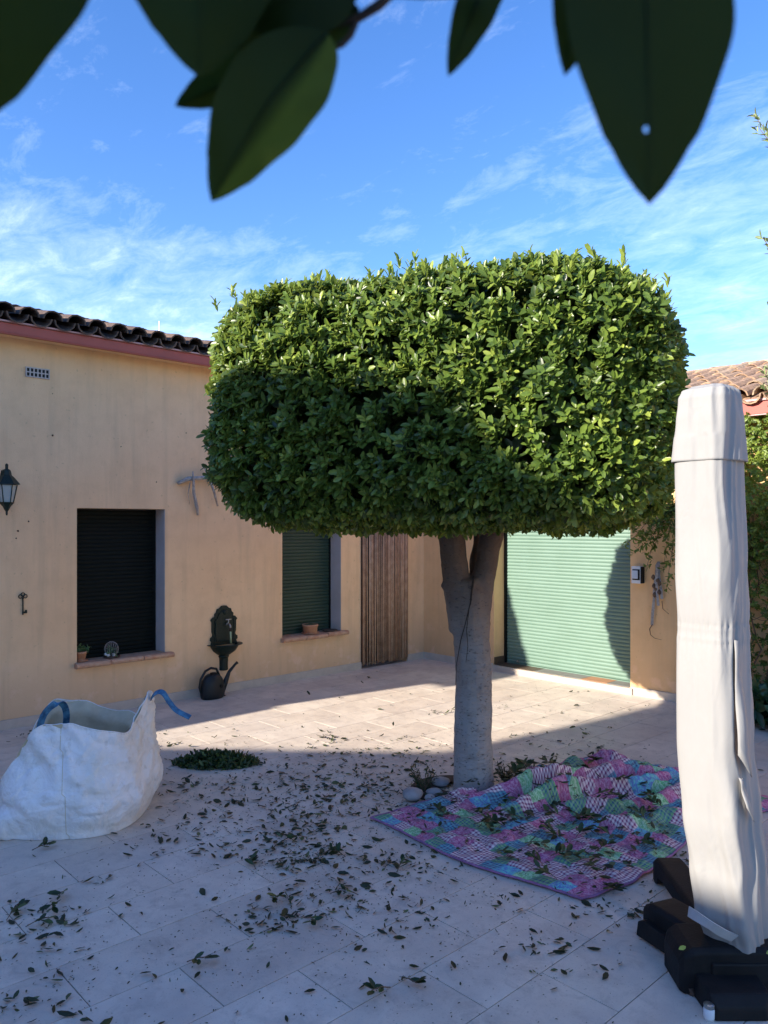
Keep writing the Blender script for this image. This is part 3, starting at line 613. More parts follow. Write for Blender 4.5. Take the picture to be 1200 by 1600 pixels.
# lantern
lx, ly, lz = -7.0, 2.145, 1.88
ln = thing('wall_lantern', 'dark green iron wall lantern cut by the left edge of the picture', 'lantern', (WX, ly-0.02, 2.2))
def hexring(r_, z, n=6): return [Vector((lx + r_*math.cos(R(60*k+15)), ly + r_*math.sin(R(60*k+15)), z)) for k in range(n)]
b = MB(); b.loft([hexring(0.004,lz),hexring(0.009,lz+0.01),hexring(0.009,lz+0.035),hexring(0.02,lz+0.05),hexring(0.03,lz+0.075),hexring(0.055,lz+0.105),hexring(0.058,lz+0.112),hexring(0.05,lz+0.113)]); obj('base_cup', b, M['iron'], ln)
b = MB(); b.loft([hexring(0.075,lz+0.262),hexring(0.105,lz+0.266),hexring(0.102,lz+0.274),hexring(0.060,lz+0.325),hexring(0.04,lz+0.345),hexring(0.034,lz+0.375),hexring(0.028,lz+0.39),hexring(0.012,lz+0.40),hexring(0.013,lz+0.435),hexring(0.004,lz+0.445)]); obj('roof_cap', b, M['iron'], ln)
lo, hi = hexring(0.053, lz+0.113), hexring(0.082, lz+0.262)
b = MB()
for k in range(6): b.tube([lo[k], hi[k]], 0.0045, 5)
obj('cage', b, M['iron'], ln)
lo, hi = hexring(0.049, lz+0.115), hexring(0.077, lz+0.26)
for k in range(6):
    k2 = (k+1) % 6; obj('pane', MB().add([lo[k], lo[k2], hi[k2], hi[k]], [(0,1,2,3)]), M['glass'], ln)
b = MB(); b.tube([(WX, ly-0.0, lz+0.2), (WX+0.03, ly, lz+0.3), (WX+0.09, ly, lz+0.385), (WX+0.16, ly, lz+0.385), (lx, ly, lz+0.37)], 0.013, 8)
b.lathe([(0.045, 0), (0.045, 0.012), (0.02, 0.02)], (0,0,0), 12); 
nv = 3*12; mt_ = Matrix.Translation((WX, ly, lz+0.19)) @ Matrix.Rotation(R(90), 4, 'Y') @ Matrix.Diagonal((2.0, 1, 1, 1))
for q in range(len(b.v)-nv, len(b.v)): b.v[q] = tuple(mt_ @ Vector(b.v[q]))
obj('bracket', b, M['iron'], ln, smooth=False)
# key
ky, kz = 2.338, 1.195
kk = thing('wall_key', 'big dark iron key hanging upright on the stucco below the lantern', 'key', (WX, ky, kz))
b = MB()
for (cy_, cz_) in ((-0.020, -0.032), (0.020, -0.032), (0, -0.016)):
    b.tube([(WX+0.012, ky+cy_+0.016*math.cos(a), kz+cz_+0.016*math.sin(a)) for a in [R(30*i) for i in range(13)]], 0.0045, 6)
obj('bow', b, M['iron'], kk)
b = MB(); b.tube([(WX+0.012, ky, kz-0.045), (WX+0.012, ky, kz-0.06), (WX+0.012, ky, kz-0.196)], [0.010, 0.006, 0.0065], 8); obj('shank', b, M['iron'], kk)
b = MB(); b.box((WX+0.008, ky+0.006, kz-0.185), (WX+0.016, ky+0.035, kz-0.168)); b.box((WX+0.0082, ky+0.018, kz-0.168), (WX+0.0158, ky+0.035, kz-0.155)); obj('bit', b, M['iron'], kk)
# driftwood ornament
dw = thing('driftwood_ornament', 'grey driftwood branch wall ornament with two hanging sticks above the dark shutter', 'ornament', (WX, 4.1, 2.25))
b = MB(); b.tube([(WX+0.03,3.84,2.225),(WX+0.05,3.95,2.275),(WX+0.06,4.06,2.285),(WX+0.06,4.17,2.30),(WX+0.05,4.28,2.265),(WX+0.04,4.42,2.20),(WX+0.03,4.55,2.19)], [0.026,0.034,0.030,0.030,0.026,0.018,0.008], 8, flat=0.7); obj('branch', b, M['drift'], dw, smooth=True)
b = MB(); b.tube([(WX+0.075,3.985,2.35),(WX+0.08,3.99,2.27),(WX+0.05,4.01,2.13),(WX+0.03,4.06,1.98),(WX+0.03,4.07,1.90)], [0.006,0.013,0.016,0.018,0.013], 7); obj('stick', b, M['drift'], dw, smooth=True)
b = MB(); b.tube([(WX+0.06,4.13,2.39),(WX+0.07,4.17,2.31),(WX+0.06,4.24,2.16),(WX+0.04,4.30,2.0)], [0.006,0.014,0.014,0.010], 7); obj('stick', b, M['drift'], dw, smooth=True)
b = MB(); b.tube([(WX+0.05,3.97,2.24),(WX+0.03,3.955,2.12),(WX+0.03,3.975,2.02)], [0.006,0.004,0.003], 5); obj('twig', b, M['drift'], dw, smooth=True)
b = MB(); b.tube([(WX+0.086+0.0*k, 3.955+0.012*k, 2.24+0.05*(k%2)) for k in range(5)], 0.003, 5); obj('cord', b, M['rag'], dw)
# wall fountain
fc = 4.392
fo = thing('wall_fountain', 'dark green cast iron wall fountain with a small tap and shell basin', 'fountain', (WX, fc, 0.6))
half = [(0.0,0.935),(0.03,0.932),(0.06,0.905),(0.085,0.90),(0.095,0.865),(0.115,0.85),(0.112,0.82),(0.135,0.815),(0.15,0.80),(0.165,0.785),(0.148,0.765),(0.148,0.66),(0.138,0.63),(0.145,0.61),(0.165,0.60),(0.168,0.57),(0.150,0.555),(0.160,0.53),(0.175,0.515)]
poly = [(fc+a, z) for a, z in half] + [(fc-a, z) for a, z in half[::-1][:-1]]
b = MB(); b.prism(poly, 'x', WX+0.001, WX+0.022); bp = obj('back_plate', b, M['iron'], fo, bevel=0.004)
b = MB(); poly2 = [(fc+a*0.78, 0.70+(z-0.70)*0.80) for a, z in half] + [(fc-a*0.78, 0.70+(z-0.70)*0.80) for a, z in half[::-1][:-1]]
b.prism(poly2, 'x', WX+0.0225, WX+0.034)
for s_ in (-1, 1): b.tube([(WX+0.036, fc+s_*0.105, 0.80), (WX+0.036, fc+s_*0.115, 0.66), (WX+0.036, fc+s_*0.10, 0.56)], 0.007, 6)
b.lathe([(0.0,0.02),(0.02,0.015),(0.03,0.0)], (0,0,0), 10); nv = 30
for q in range(len(b.v)-nv, len(b.v)): b.v[q] = tuple(Matrix.Translation((WX+0.034, fc, 0.865)) @ Matrix.Rotation(R(90),4,'Y') @ Vector(b.v[q]))
obj('relief', b, M['iron'], bp, bevel=0.003)
b = MB(); rings = []
for (r_, z) in ((0.045,0.40),(0.07,0.41),(0.125,0.45),(0.155,0.495),(0.165,0.515),(0.20,0.520),(0.20,0.527),(0.155,0.524),(0.12,0.48),(0.02,0.455)):
    rings.append([Vector((WX+0.005 + r_*1.0*math.sin(math.pi*k/18)*(1+0.05*math.cos(6*k)), fc + r_*math.cos(math.pi*k/18), z)) for k in range(19)])
b.loft(rings, cap=False, closed=False); bas = obj('basin', b, M['iron'], fo, smooth=True); sm_ = bas.modifiers.new('thick', 'SOLIDIFY'); sm_.thickness = 0.006
b = MB(); b.loft([[Vector((WX+0.002 + r_*math.sin(math.pi*k/10), fc + r_*math.cos(math.pi*k/10), z)) for k in range(11)] for r_, z in ((0.055,0.405),(0.062,0.39),(0.05,0.37),(0.048,0.29),(0.05,0.245),(0.044,0.24))], cap=True); obj('pedestal', b, M['iron'], fo)
b = MB(); b.tube([(WX+0.03,fc+0.022,0.735),(WX+0.09,fc+0.022,0.735),(WX+0.105,fc+0.022,0.72),(WX+0.105,fc+0.022,0.69)], [0.010,0.010,0.010,0.008], 8); b.tube([(WX+0.07,fc+0.022,0.735),(WX+0.07,fc+0.022,0.785)], 0.005, 6)
b.tube([(WX+0.07,fc-0.012,0.787),(WX+0.07,fc+0.056,0.787)], 0.006, 6); b.tube([(WX+0.07,fc+0.022,0.76),(WX+0.07,fc-0.01,0.73)], 0.004, 6); tp = obj('tap', b, M['steel'], fo, smooth=True)
b = MB(); b.tube([(WX+0.105,fc+0.022,0.70),(WX+0.105,fc+0.022,0.665)], 0.014, 10); obj('hose_connector', b, M['soil'], tp, smooth=True)
b = MB(); b.tube([(WX+0.105,fc+0.024,0.66),(WX+0.10,fc+0.03,0.60),(WX+0.10,fc+0.032,0.535)], 0.010, 8); obj('hose_end', b, plain('pale_green_hose', (0.45,0.52,0.30), None, 10, 0.5), tp, smooth=True)
# watering can
c0 = Vector((-7.03, 4.16, 0)); wc = thing('watering_can', 'charcoal plastic watering can with long spout under the wall fountain', 'watering can', c0)
rings = []
for z, ra, rb_ in ((0,0.115,0.075),(0.012,0.13,0.085),(0.05,0.137,0.09),(0.13,0.132,0.088),(0.19,0.115,0.08),(0.235,0.085,0.062),(0.25,0.055,0.05)):
    rings.append([c0 + Vector((rb_*math.cos(a), ra*math.sin(a), z)) for a in [2*math.pi*k/24 for k in range(24)]])
body = obj('body', MB().loft(rings), M['can'], wc, smooth=True)
obj('filler', MB().lathe([(0.034,0.24),(0.036,0.262),(0.028,0.262),(0.026,0.24)], c0+Vector((0,0.01,0)), 14), M['black'], body)
obj('boss', MB().tube([c0+Vector((0.082,0.055,0.13)), c0+Vector((0.09,0.058,0.13))], 0.02, 12), M['black'], body)
b = MB(); b.tube([c0+Vector((0,-0.128,0.06)), c0+Vector((0,-0.150,0.13)), c0+Vector((0,-0.135,0.215)), c0+Vector((0,-0.085,0.29)), c0+Vector((0,-0.02,0.315)), c0+Vector((0,0.045,0.30)), c0+Vector((0,0.075,0.235))], 0.0135, 8); obj('handle', b, M['can'], wc, smooth=True)
b = MB(); b.tube([c0+Vector((0,0.10,0.05)), c0+Vector((0,0.15,0.14)), c0+Vector((0,0.20,0.25)), c0+Vector((0,0.275,0.32)), c0+Vector((0,0.30,0.335))], [0.04,0.03,0.018,0.013,0.017], 10); obj('spout', b, M['can'], wc, smooth=True)
b = MB(); b.box((c0.x-0.03, c0.y+0.12, 0.0), (c0.x+0.0, c0.y+0.155, 0.012)); obj('foot', b, M['can'], wc)
# pots on the sills
def pot(mb, c, r0, r1, h): mb.lathe([(r0*0.98,0),(r0,0.002),(r1*0.93,h*0.75),(r1,h*0.76),(r1,h),(r1*0.88,h),(r1*0.85,h*0.9)], c, 18)
c1 = Vector((-7.29, 2.895, 0.505)); pt = thing('succulent_pot', 'small terracotta pot with green succulent on the left window sill', 'plant pot', c1)
b = MB(); b.lathe([(0.045,0),(0.062,0.004),(0.066,0.016),(0.058,0.014)], c1, 18); obj('saucer', b, M['terra'], pt, smooth=True)
b = MB(); pot(b, c1+Vector((0,0,0.008)), 0.038, 0.055, 0.085); obj('pot', b, M['terra'], pt, smooth=True); obj('soil', MB().lathe([(0.0,0.0),(0.048,0.0)], c1+Vector((0,0,0.082)), 14, cap=False), M['soil'], pt)
C = np.array(c1)+np.array([0,0,0.11]) + rng.normal(size=(26,3))*[0.03,0.04,0.018]; Dn = (C-np.array(c1)-[0,0,0.06]); P_,D_,N_,L_,W_,k_ = shoots(C, Dn, 6, 0.038, (0.4,1.1), 0.6); V,*_ = leaf_arrays(P_,D_,N_,L_,W_); leaves_obj('plant', V, rng.uniform(0.2,1,len(P_)), M['succ'], pt)
c1 = Vector((-7.28, 3.19, 0.505)); pt = thing('wire_basket', 'round wire basket with white flowers and dry stems beside the succulent', 'wire basket', c1)
b = MB(); b.lathe([(0.05,0),(0.075,0.004),(0.082,0.018),(0.074,0.016)], c1, 18); obj('saucer', b, M['brown'], pt, smooth=True)
for k in range(9):
    a = math.pi*k/9; b = MB(); b.tube([c1+Vector((0.066*math.cos(a)*math.sin(q), 0.066*math.sin(a)*math.sin(q), 0.085-0.072*math.cos(q))) for q in [2*math.pi*i/20 for i in range(21)]], 0.0014, 4); obj('wire_hoop', b, M['rag'], pt)
C = np.array(c1)+np.array([0,0,0.06]) + rng.normal(size=(12,3))*[0.02,0.02,0.02]; P_,D_,N_,L_,W_,k_ = shoots(C, randdir(12)+[0,0,.6], 5, 0.035, (0.4,1.1), 0.4); V,*_ = leaf_arrays(P_,D_,N_,L_,W_); leaves_obj('plant', V, rng.uniform(0.0,.7,len(P_)), M['succ'], pt)
b = MB(); 
for q in ((-0.0,-0.055,0.04),(0.02,-0.04,0.03),(0.03,0.01,0.03)): b.lathe([(0.002,-0.016),(0.014,-0.01),(0.018,0.0),(0.013,0.011),(0.002,0.015)], c1+Vector(q), 8)
obj('pebbles', b, M['white'], pt, smooth=True)
c1 = Vector((-7.27, 5.62, 0.505)); pt = thing('terracotta_pot', 'wide terracotta pot with moss on the sill of the second window', 'plant pot', c1)
b = MB(); b.lathe([(0.07,0),(0.10,0.004),(0.108,0.016),(0.095,0.015)], c1, 22); obj('saucer', b, M['terra'], pt, smooth=True)
b = MB(); pot(b, c1+Vector((0,0,0.012)), 0.085, 0.097, 0.10); obj('pot', b, M['terra'], pt, smooth=True)
b = MB(); b.lathe([(0.085,0.0),(0.07,0.012),(0.03,0.02),(0.0,0.021)], c1+Vector((0,0,0.100)), 16, cap=False); obj('moss', b, plain('moss', (0.05,0.09,0.03), (0.03,0.05,0.02), 60, 0.95, 0.8, 120), pt, smooth=True)
c1 = Vector((-7.26, 5.91, 0.505)); b = MB(); b.lathe([(0.05,0),(0.085,0.006),(0.095,0.022),(0.085,0.020),(0.04,0.010),(0.0,0.010)], c1, 20, cap=False); tag(obj('saucer', b, M['brown'], smooth=True, at=c1), 'empty dark brown saucer at the right end of the second sill', 'saucer')

# things on the back wall
b0 = Vector((-4.06, 7.5, 1.28)); sc = thing('wall_light', 'white rectangular outdoor wall light right of the green roller door', 'wall light', b0)
obj('housing', MB().box((b0.x-0.052, 7.43, 1.185), (b0.x+0.052, 7.499, 1.365)), M['white'], sc, bevel=0.006)
b = MB(); b.box((b0.x-0.035, 7.424, 1.222), (b0.x+0.046, 7.4295, 1.334)); obj('bezel', b, M['black'], sc)
b = MB(); b.box((b0.x-0.033, 7.417, 1.236), (b0.x+0.028, 7.4235, 1.322)); obj('diffuser', b, plain('frosted_diffuser', (0.55,0.62,0.70), None, 3, 0.3, 0), sc, bevel=0.004)
obj('side_cover', MB().box((b0.x+0.0525, 7.432, 1.188), (b0.x+0.062, 7.499, 1.362)), M['black'], sc)
hx, hz_ = -3.835, 1.42
hb = thing('hanging_bundle', 'bundle of bleached grey rag strips and dry seed pods hanging by the wall light', 'wall ornament', (hx, 7.5, hz_))
b = MB()
for k, (dx, l_, w_) in enumerate(((-0.055,0.66,0.028),(-0.03,0.40,0.022),(0.015,0.45,0.026),(0.04,0.38,0.028),(0.0,0.25,0.02))):
    pts = [(hx+0.01, 7.47, hz_)] + [(hx+dx*s_**0.6+0.008*math.sin(5*s_+k), 7.465-0.012*(k%3), hz_-l_*s_) for s_ in (0.15,0.35,0.6,0.8,1.0)]
    obj('strip', MB().ribbon(pts, w_, (1,0.3,0), 0.006), M['rag'], hb)
for k in range(7):
    q = Vector((hx-0.03+0.03*(k%3)+random.uniform(-.01,.01), 7.45, hz_-0.16-0.03*k)); b = MB(); b.lathe([(0.002,-0.03),(0.018,-0.015),(0.022,0),(0.014,0.018),(0.003,0.028)], q, 8); obj('seed_pod', b, M['bush'], hb, smooth=True)
b = MB(); b.tube([(hx-0.055,7.46,hz_-0.65),(hx-0.085,7.46,hz_-0.70),(hx-0.075,7.46,hz_-0.76),(hx-0.03,7.46,hz_-0.79),(hx+0.04,7.47,hz_-0.80)], [0.005,0.005,0.004,0.003,0.002], 5); b.tube([(hx+0.05,7.46,hz_-0.40),(hx+0.06,7.46,hz_-0.48),(hx+0.12,7.47,hz_-0.53)], [0.004,0.003,0.002], 5); obj('tendril', b, M['rust'], hb)

# ------------------------------------------------------------------ clipped ficus tree
TX, TY = -3.38, 4.02
tree = thing('ficus_tree', 'ficus tree clipped into a rounded box crown on a single grey trunk', 'tree', (TX, TY, 0))
b = MB()
def tw(px, py, Z=5.2): return cp(px, py, Z)
def seg(pts, rad, n=14):
    # resample smoothly
    P_ = [Vector(q) for q in pts]; out = []; rr = []
    for i in range(len(P_)-1):
        for s_ in range(6):
            u_ = s_/6; p0, p1, p2, p3 = P_[max(i-1,0)], P_[i], P_[i+1], P_[min(i+2,len(P_)-1)]
            out.append(0.5*((2*p1)+(-p0+p2)*u_+(2*p0-5*p1+4*p2-p3)*u_**2+(-p0+3*p1-3*p2+p3)*u_**3)); rr.append(rad[i]*(1-u_)+rad[i+1]*u_)
    out.append(P_[-1]); rr.append(rad[-1]); return out, rr
for pts, rad in (([tw(740,1246), tw(740,1225), tw(739,1150), tw(740,1060), tw(736,990), tw(731,930), tw(729,905)], [0.150,0.136,0.130,0.122,0.124,0.128,0.10]),
                 ([tw(724,985), tw(716,930), tw(710,880), tw(704,830), tw(690,760), tw(650,680)], [0.100,0.095,0.090,0.090,0.072,0.05]),
                 ([tw(744,985), tw(750,930), tw(760,880), tw(768,835), tw(790,760), tw(840,680)], [0.092,0.082,0.078,0.082,0.07,0.05]),
                 ([tw(737,935,5.32), tw(741,890,5.36), tw(745,850,5.4), tw(755,760,5.5)], [0.05,0.036,0.030,0.03])):
    o_, r_ = seg(pts, rad); b.tube(o_, r_, 14)
b.lathe([(0.03,-0.0),(0.022,0.03),(0.01,0.04)], tw(694,918)+Vector((0,0,0)), 7)
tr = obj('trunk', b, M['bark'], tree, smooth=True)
rm = tr.modifiers.new('fuse', 'REMESH'); rm.mode = 'VOXEL'; rm.voxel_size = 0.014; rm.use_smooth_shade = True
cs = tr.modifiers.new('soften', 'SMOOTH'); cs.iterations = 2
tx_ = bpy.data.textures.new('bark_relief', 'CLOUDS'); tx_.noise_scale = 0.09
dm = tr.modifiers.new('relief', 'DISPLACE'); dm.texture = tx_; dm.strength = 0.018; dm.texture_coords = 'LOCAL'
for pts_, rr_ in (([(737,935),(733,950),(727,975),(720,1000),(713,1040),(712,1070)], 0.0045), ([(733,950),(729,985),(731,1010),(728,1035)], 0.003), ([(741,900),(737,925),(735,945)], 0.008), ([(762,935),(766,975),(763,1000)], 0.0025)):
    cr_ = [cp(a_, b_, 5.2-math.sqrt(max(0.0, 0.126**2-((a_-736)/1200*5.2)**2))+0.002) for a_, b_ in pts_]; obj('bark_crack', MB().tube(cr_, [rr_*q_ for q_ in np.linspace(1, 0.5, len(cr_))], 6), M['soil'], tree, smooth=True)
for px_, py_, r_ in ((757,1040,0.016),(720,1130,0.010),(752,1110,0.012),(765,1045,0.014)):
    q_ = cp(px_, py_, 5.2-math.sqrt(max(0.0, 0.124**2-((px_-739)/1200*5.2)**2))); obj('knot', MB().lathe([(0.002,-r_*1.3),(r_*.7,-r_*.8),(r_,0),(r_*.7,r_*.8),(0.002,r_*1.3)], q_, 8), M['bark'], tree, smooth=True)
sb = MB(); sb.lathe([(0.30,0.002),(0.26,0.010),(0.20,0.018),(0.10,0.02)], (TX-0.10, TY-0.10, 0), 26, cap=False); obj('soil_mound', sb, M['soil'], tree, smooth=True)
# crown: super-ellipsoid shell of leafy shoots
CC = np.array(F3*5.2 + R3*0.495) + [0,0,2.505]; PSI = TH - 0.26
ER = np.array([math.cos(PSI), math.sin(PSI), 0]); EF = np.array([-math.sin(PSI), math.cos(PSI), 0]); EU = np.array([0,0,1.])
AX = np.array([1.375, 1.25, 0.72]); EXP = 5.0
def crown_pts(n, lo, hi):
    d = randdir(n*2); d = d[rng.uniform(size=len(d)) < 0.5+0.5*np.abs(d[:,2])**0.0][:n]
    # sample by box-like distribution for even coverage
    q = rng.uniform(-1, 1, size=(n,3)); f = rng.choice(6, size=n, p=[.14,.14,.14,.14,.26,.18])
    ax = f//2; q[np.arange(n), ax] = np.where(f%2 == 0, 1, -1)
    s_ = (np.abs(q)**EXP).sum(1)**(-1/EXP); q = q*s_[:,None]
    top = q[:,2] > 0
    # dome the top, shoulder the lower corner
    nrm = np.sign(q)*np.abs(q)**(EXP-1)/AX; nrm /= np.linalg.norm(nrm, axis=1, keepdims=True)
    ph = np.arctan2(q[:,1], q[:,0])
    lump = 1 + 0.018*np.sin(5*ph+1.3)+0.014*np.sin(9*ph+4*q[:,2])
    r_ = rng.uniform(lo, hi, n)*lump
    loc = q*AX*r_[:,None]
    rr2 = (q[:,0]**2+q[:,1]**2); loc[:,:2] *= (1-0.06*np.clip(-q[:,2], 0, 1)**2)[:,None]
    loc[:,2] += np.where(top, 0.05*(1-rr2), 0.0)
    return CC + loc[:,0:1]*ER + loc[:,1:2]*EF + loc[:,2:3]*EU, nrm[:,0:1]*ER + nrm[:,1:2]*EF + nrm[:,2:3]*EU, q
C, Nr, q = crown_pts(15500, 0.96, 1.01)
lumps = rng.normal(size=len(C))
keep = np.array([mnoise.noise(Vector(c_*2.6)) for c_ in C]) > -0.62
C, Nr, q = C[keep], Nr[keep], q[keep]
nz = np.array([mnoise.noise(Vector(c_*1.7)) for c_ in C]); C = C + Nr*(nz*0.045)[:,None]
fz_ = np.array([mnoise.noise(Vector(c_*7.0)) for c_ in C]); C = C + Nr*(fz_*0.04)[:,None]
up = rng.uniform(0.15, 0.6, len(C))[:,None]*EU * np.where(Nr[:,2:3] < -0.5, -0.4, 1)
Dn = Nr*0.9 + up + rng.normal(size=C.shape)*0.34 + np.array(SUN)*1.15*np.clip(Nr@np.array(SUN)+0.55, 0, 1)[:,None]
P_, D_, N_, L_, W_, kk_ = shoots(C, Dn, 7, 0.058, (0.45, 1.25), 0.50)
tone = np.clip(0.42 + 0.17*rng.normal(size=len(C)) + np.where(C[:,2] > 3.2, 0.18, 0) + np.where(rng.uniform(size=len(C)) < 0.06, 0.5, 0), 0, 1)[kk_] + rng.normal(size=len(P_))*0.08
droop = np.where(C[kk_][:,2:3] < 1.95, -0.55, -0.05); D_ = D_ + droop*EU
# a few vigorous shoots standing out of the top
Ct, Nt, qt = crown_pts(1500, 1.0, 1.05); sel_ = (Nt[:,2] > 0.55); Ct = Ct[sel_][:230]; Ct = Ct + EU*rng.uniform(-0.03, 0.05, len(Ct))[:,None]
P2, D2, N2, L2, W2, k2_ = shoots(Ct, EU + rng.normal(size=Ct.shape)*0.25, 7, 0.052, (0.2, 0.7), 0.42)
# inner mass, toned near black to paint the shade in the gaps
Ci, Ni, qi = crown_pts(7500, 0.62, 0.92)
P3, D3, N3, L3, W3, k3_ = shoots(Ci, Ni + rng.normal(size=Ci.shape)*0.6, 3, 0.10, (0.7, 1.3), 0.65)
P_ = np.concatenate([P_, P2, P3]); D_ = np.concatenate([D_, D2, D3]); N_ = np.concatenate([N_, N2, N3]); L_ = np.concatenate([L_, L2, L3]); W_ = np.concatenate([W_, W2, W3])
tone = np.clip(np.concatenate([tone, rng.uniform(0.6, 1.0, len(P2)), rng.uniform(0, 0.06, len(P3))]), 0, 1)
V, Dd, Sd, Nd = leaf_arrays(P_, D_, N_, L_, W_)
no = len(P_) - len(P3)
fcam = -(P_[:no] @ np.array(F3))            # nearness to the camera
outw = ((P_[:no]-CC) @ (-np.array(F3)))
score = -np.linalg.norm(P_[:no] - np.array([0,0,1.8]), axis=1) + 10*L_[:no]*np.abs(Nd[:no] @ np.array(F3)) + rng.uniform(0, 1.1, no)
score[outw < 1.0] = -99; pick = np.argsort(-score)[:300]; mask = np.ones(len(P_), bool); mask[pick] = False
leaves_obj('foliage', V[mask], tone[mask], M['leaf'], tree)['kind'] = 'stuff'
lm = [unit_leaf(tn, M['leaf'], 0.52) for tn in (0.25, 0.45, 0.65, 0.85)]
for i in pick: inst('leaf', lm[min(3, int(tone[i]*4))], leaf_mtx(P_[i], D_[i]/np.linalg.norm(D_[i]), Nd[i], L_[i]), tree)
b = MB()
for k in range(26):
    a = rng.uniform(0, 6.28); r_ = rng.uniform(.4, 0.95); e = CC + ER*AX[0]*r_*math.cos(a)*0.8 + EF*AX[1]*r_*math.sin(a)*0.8 + EU*rng.uniform(-0.6, 0.6)
    st_ = Vector((TX, TY, 1.75)) + Vector((math.cos(a)*0.15, math.sin(a)*0.15, 0)); mid = st_*0.5 + Vector(e)*0.5 + Vector((0,0,0.12)); b.tube([st_, mid, Vector(e)], [0.035, 0.022, 0.008], 6)
obj('branches', b, M['bark'], tree, smooth=True)

# stones and weeds at the foot of the tree
for px, py, r_, f_, lab in ((644,1250,0.075,0.62,'large pale round stone at the left foot of the tree'),(679,1243,0.055,0.5,'mid grey stone between the large stone and the trunk'),(688,1228,0.07,0.5,'flat grey stone close to the left side of the trunk'),(672,1252,0.035,0.8,'smallest pale stone in front of the trunk stones')):
    c_ = gp(px, py); b = MB(); rings = []
    for i in range(7):
        a = -math.pi/2 + math.pi*i/6
        rings.append([c_ + Vector((r_*max(.03,math.cos(a))*math.cos(q)*(1+0.12*math.sin(2*q+px)), r_*max(.03,math.cos(a))*math.sin(q)*(1+0.1*math.cos(3*q+px)), r_*f_*(1+math.sin(a))*0.85)) for q in [2*math.pi*j/12 for j in range(12)]])
    tag(obj('stone', b.loft(rings), M['stone'], smooth=True, at=c_), lab, 'stone')
for i, (px, py, hh, lab) in enumerate(((662,1238,0.17,'feathery grey-green weed growing between the stones left of the trunk'),(790,1222,0.12,'small weed growing close to the right side of the trunk'))):
    c_ = gp(px, py); wd = thing('weed', lab, 'weed', c_); Cw = []; Dw = []; b = MB()
    for k in range(15):
        a = rng.uniform(0, 6.28); e = np.array(c_) + np.array([math.cos(a)*hh*0.5, math.sin(a)*hh*0.5, hh*rng.uniform(.5, 1.0)]); b.tube([c_, (Vector(e)+c_)/2+Vector((0,0,.02)), Vector(e)], 0.0015, 4)
        for s_ in np.linspace(0.3, 1, 6): Cw.append(np.array(c_)*(1-s_)+e*s_); Dw.append([math.cos(a)*.5, math.sin(a)*.5, 1])
    obj('stem', b, M['bush'], wd)
    P1, D1, N1, L1, W1, _ = shoots(np.array(Cw), np.array(Dw), 4, 0.028, (0.3, 0.8), 0.22); V,*_ = leaf_arrays(P1, D1, N1, L1, W1); leaves_obj('leaves', V, rng.uniform(.1,.7,len(P1)), M['clip'], wd)

# ------------------------------------------------------------------ blanket
A_, B_, C_, D0 = Vector((-3.47,3.12,0)), Vector((-2.03,3.17,0)), Vector((-1.88,5.30,0)), Vector((-3.22,5.30,0))
NU, NV = 150, 200; vs = []; uvs = []
def bheight(x, y, u_, v_):
    z = 0.0
    for (xa, ya, xb, yb, wd_, ht) in ((-3.28,3.60,-2.55,5.28,0.055,0.085),(-3.05,3.45,-2.38,5.3,0.05,0.07),(-3.42,3.45,-3.05,4.75,0.045,0.06),(-2.75,3.7,-2.2,5.2,0.05,0.055),(-3.2,4.6,-2.9,5.3,0.06,0.07),(-2.5,3.9,-2.05,4.6,0.05,0.045),(-3.12,4.05,-2.42,5.25,0.035,0.07),(-3.0,3.9,-2.25,5.2,0.03,0.05)):
        L2_ = (xb-xa)**2+(yb-ya)**2; s_ = ((x-xa)*(xb-xa)+(y-ya)*(yb-ya))/L2_; sc_ = min(max(s_, 0), 1)
        wob = 0.035*math.sin(s_*9+xa*7); d = ((x-xa)*(yb-ya)-(y-ya)*(xb-xa))/math.sqrt(L2_) + wob
        fade = min(1, max(0, (s_+0.12)/0.35))*min(1, max(0, (1.12-s_)/0.2)); z += 1.55*ht*fade*(1.0 if y > 3.7 else 0.7)*math.exp(-(d/wd_)**2)*(0.75+0.25*math.sin(s_*14+ya))
    z += 0.020*(mnoise.noise(Vector((x*6, y*6, 1)))+1) * (0.4+0.6*mnoise.noise(Vector((x*2,y*2,4)))**2*3)
    z += 0.020*abs(mnoise.noise(Vector((x*11, y*11, 3))))+0.012*(mnoise.noise(Vector((x*22, y*22, 3)))+0.5)
    ed = min(u_, 1-u_, v_, 1-v_); return max(0.004, z)*min(1, 0.25+ed*14)
for j in range(NV+1):
    for i in range(NU+1):
        u_, v_ = i/NU, j/NV
        q = (A_*(1-u_)+B_*u_)*(1-v_) + (D0*(1-u_)+C_*u_)*v_
        x, y = q.x, q.y
        x += 0.20*math.exp(-((y-4.02)/0.22)**2)*(1-u_)**2
        y += 0.03*math.sin(u_*7+1)*(1-v_) - 0.02*math.sin(math.pi*u_)*(1-v_)**3; x += 0.05*math.sin(v_*8)*u_
        z = bheight(x, y, u_, v_) + 0.004
        x += 0.012*mnoise.noise(Vector((x*9,y*9,7))); vs.append((x, y, z)); uvs.append((u_*1.55, v_*2.25))
fs = [(j*(NU+1)+i, j*(NU+1)+i+1, (j+1)*(NU+1)+i+1, (j+1)*(NU+1)+i) for j in range(NV) for i in range(NU)]
b = MB(); b.v = vs; b.f = fs
bl = thing('blanket', 'crumpled pink green and blue patchwork blanket strewn with clippings right of the trunk', 'blanket', (-2.6, 4.1, 0))
bo = obj('cloth', b, M['blanket'], bl, smooth=True, fixn=False)
ul = bo.data.uv_layers.new(name='UVMap'); li = np.zeros(len(bo.data.loops), dtype=np.int32); bo.data.loops.foreach_get('vertex_index', li); ul.data.foreach_set('uv', np.array(uvs)[li].ravel())
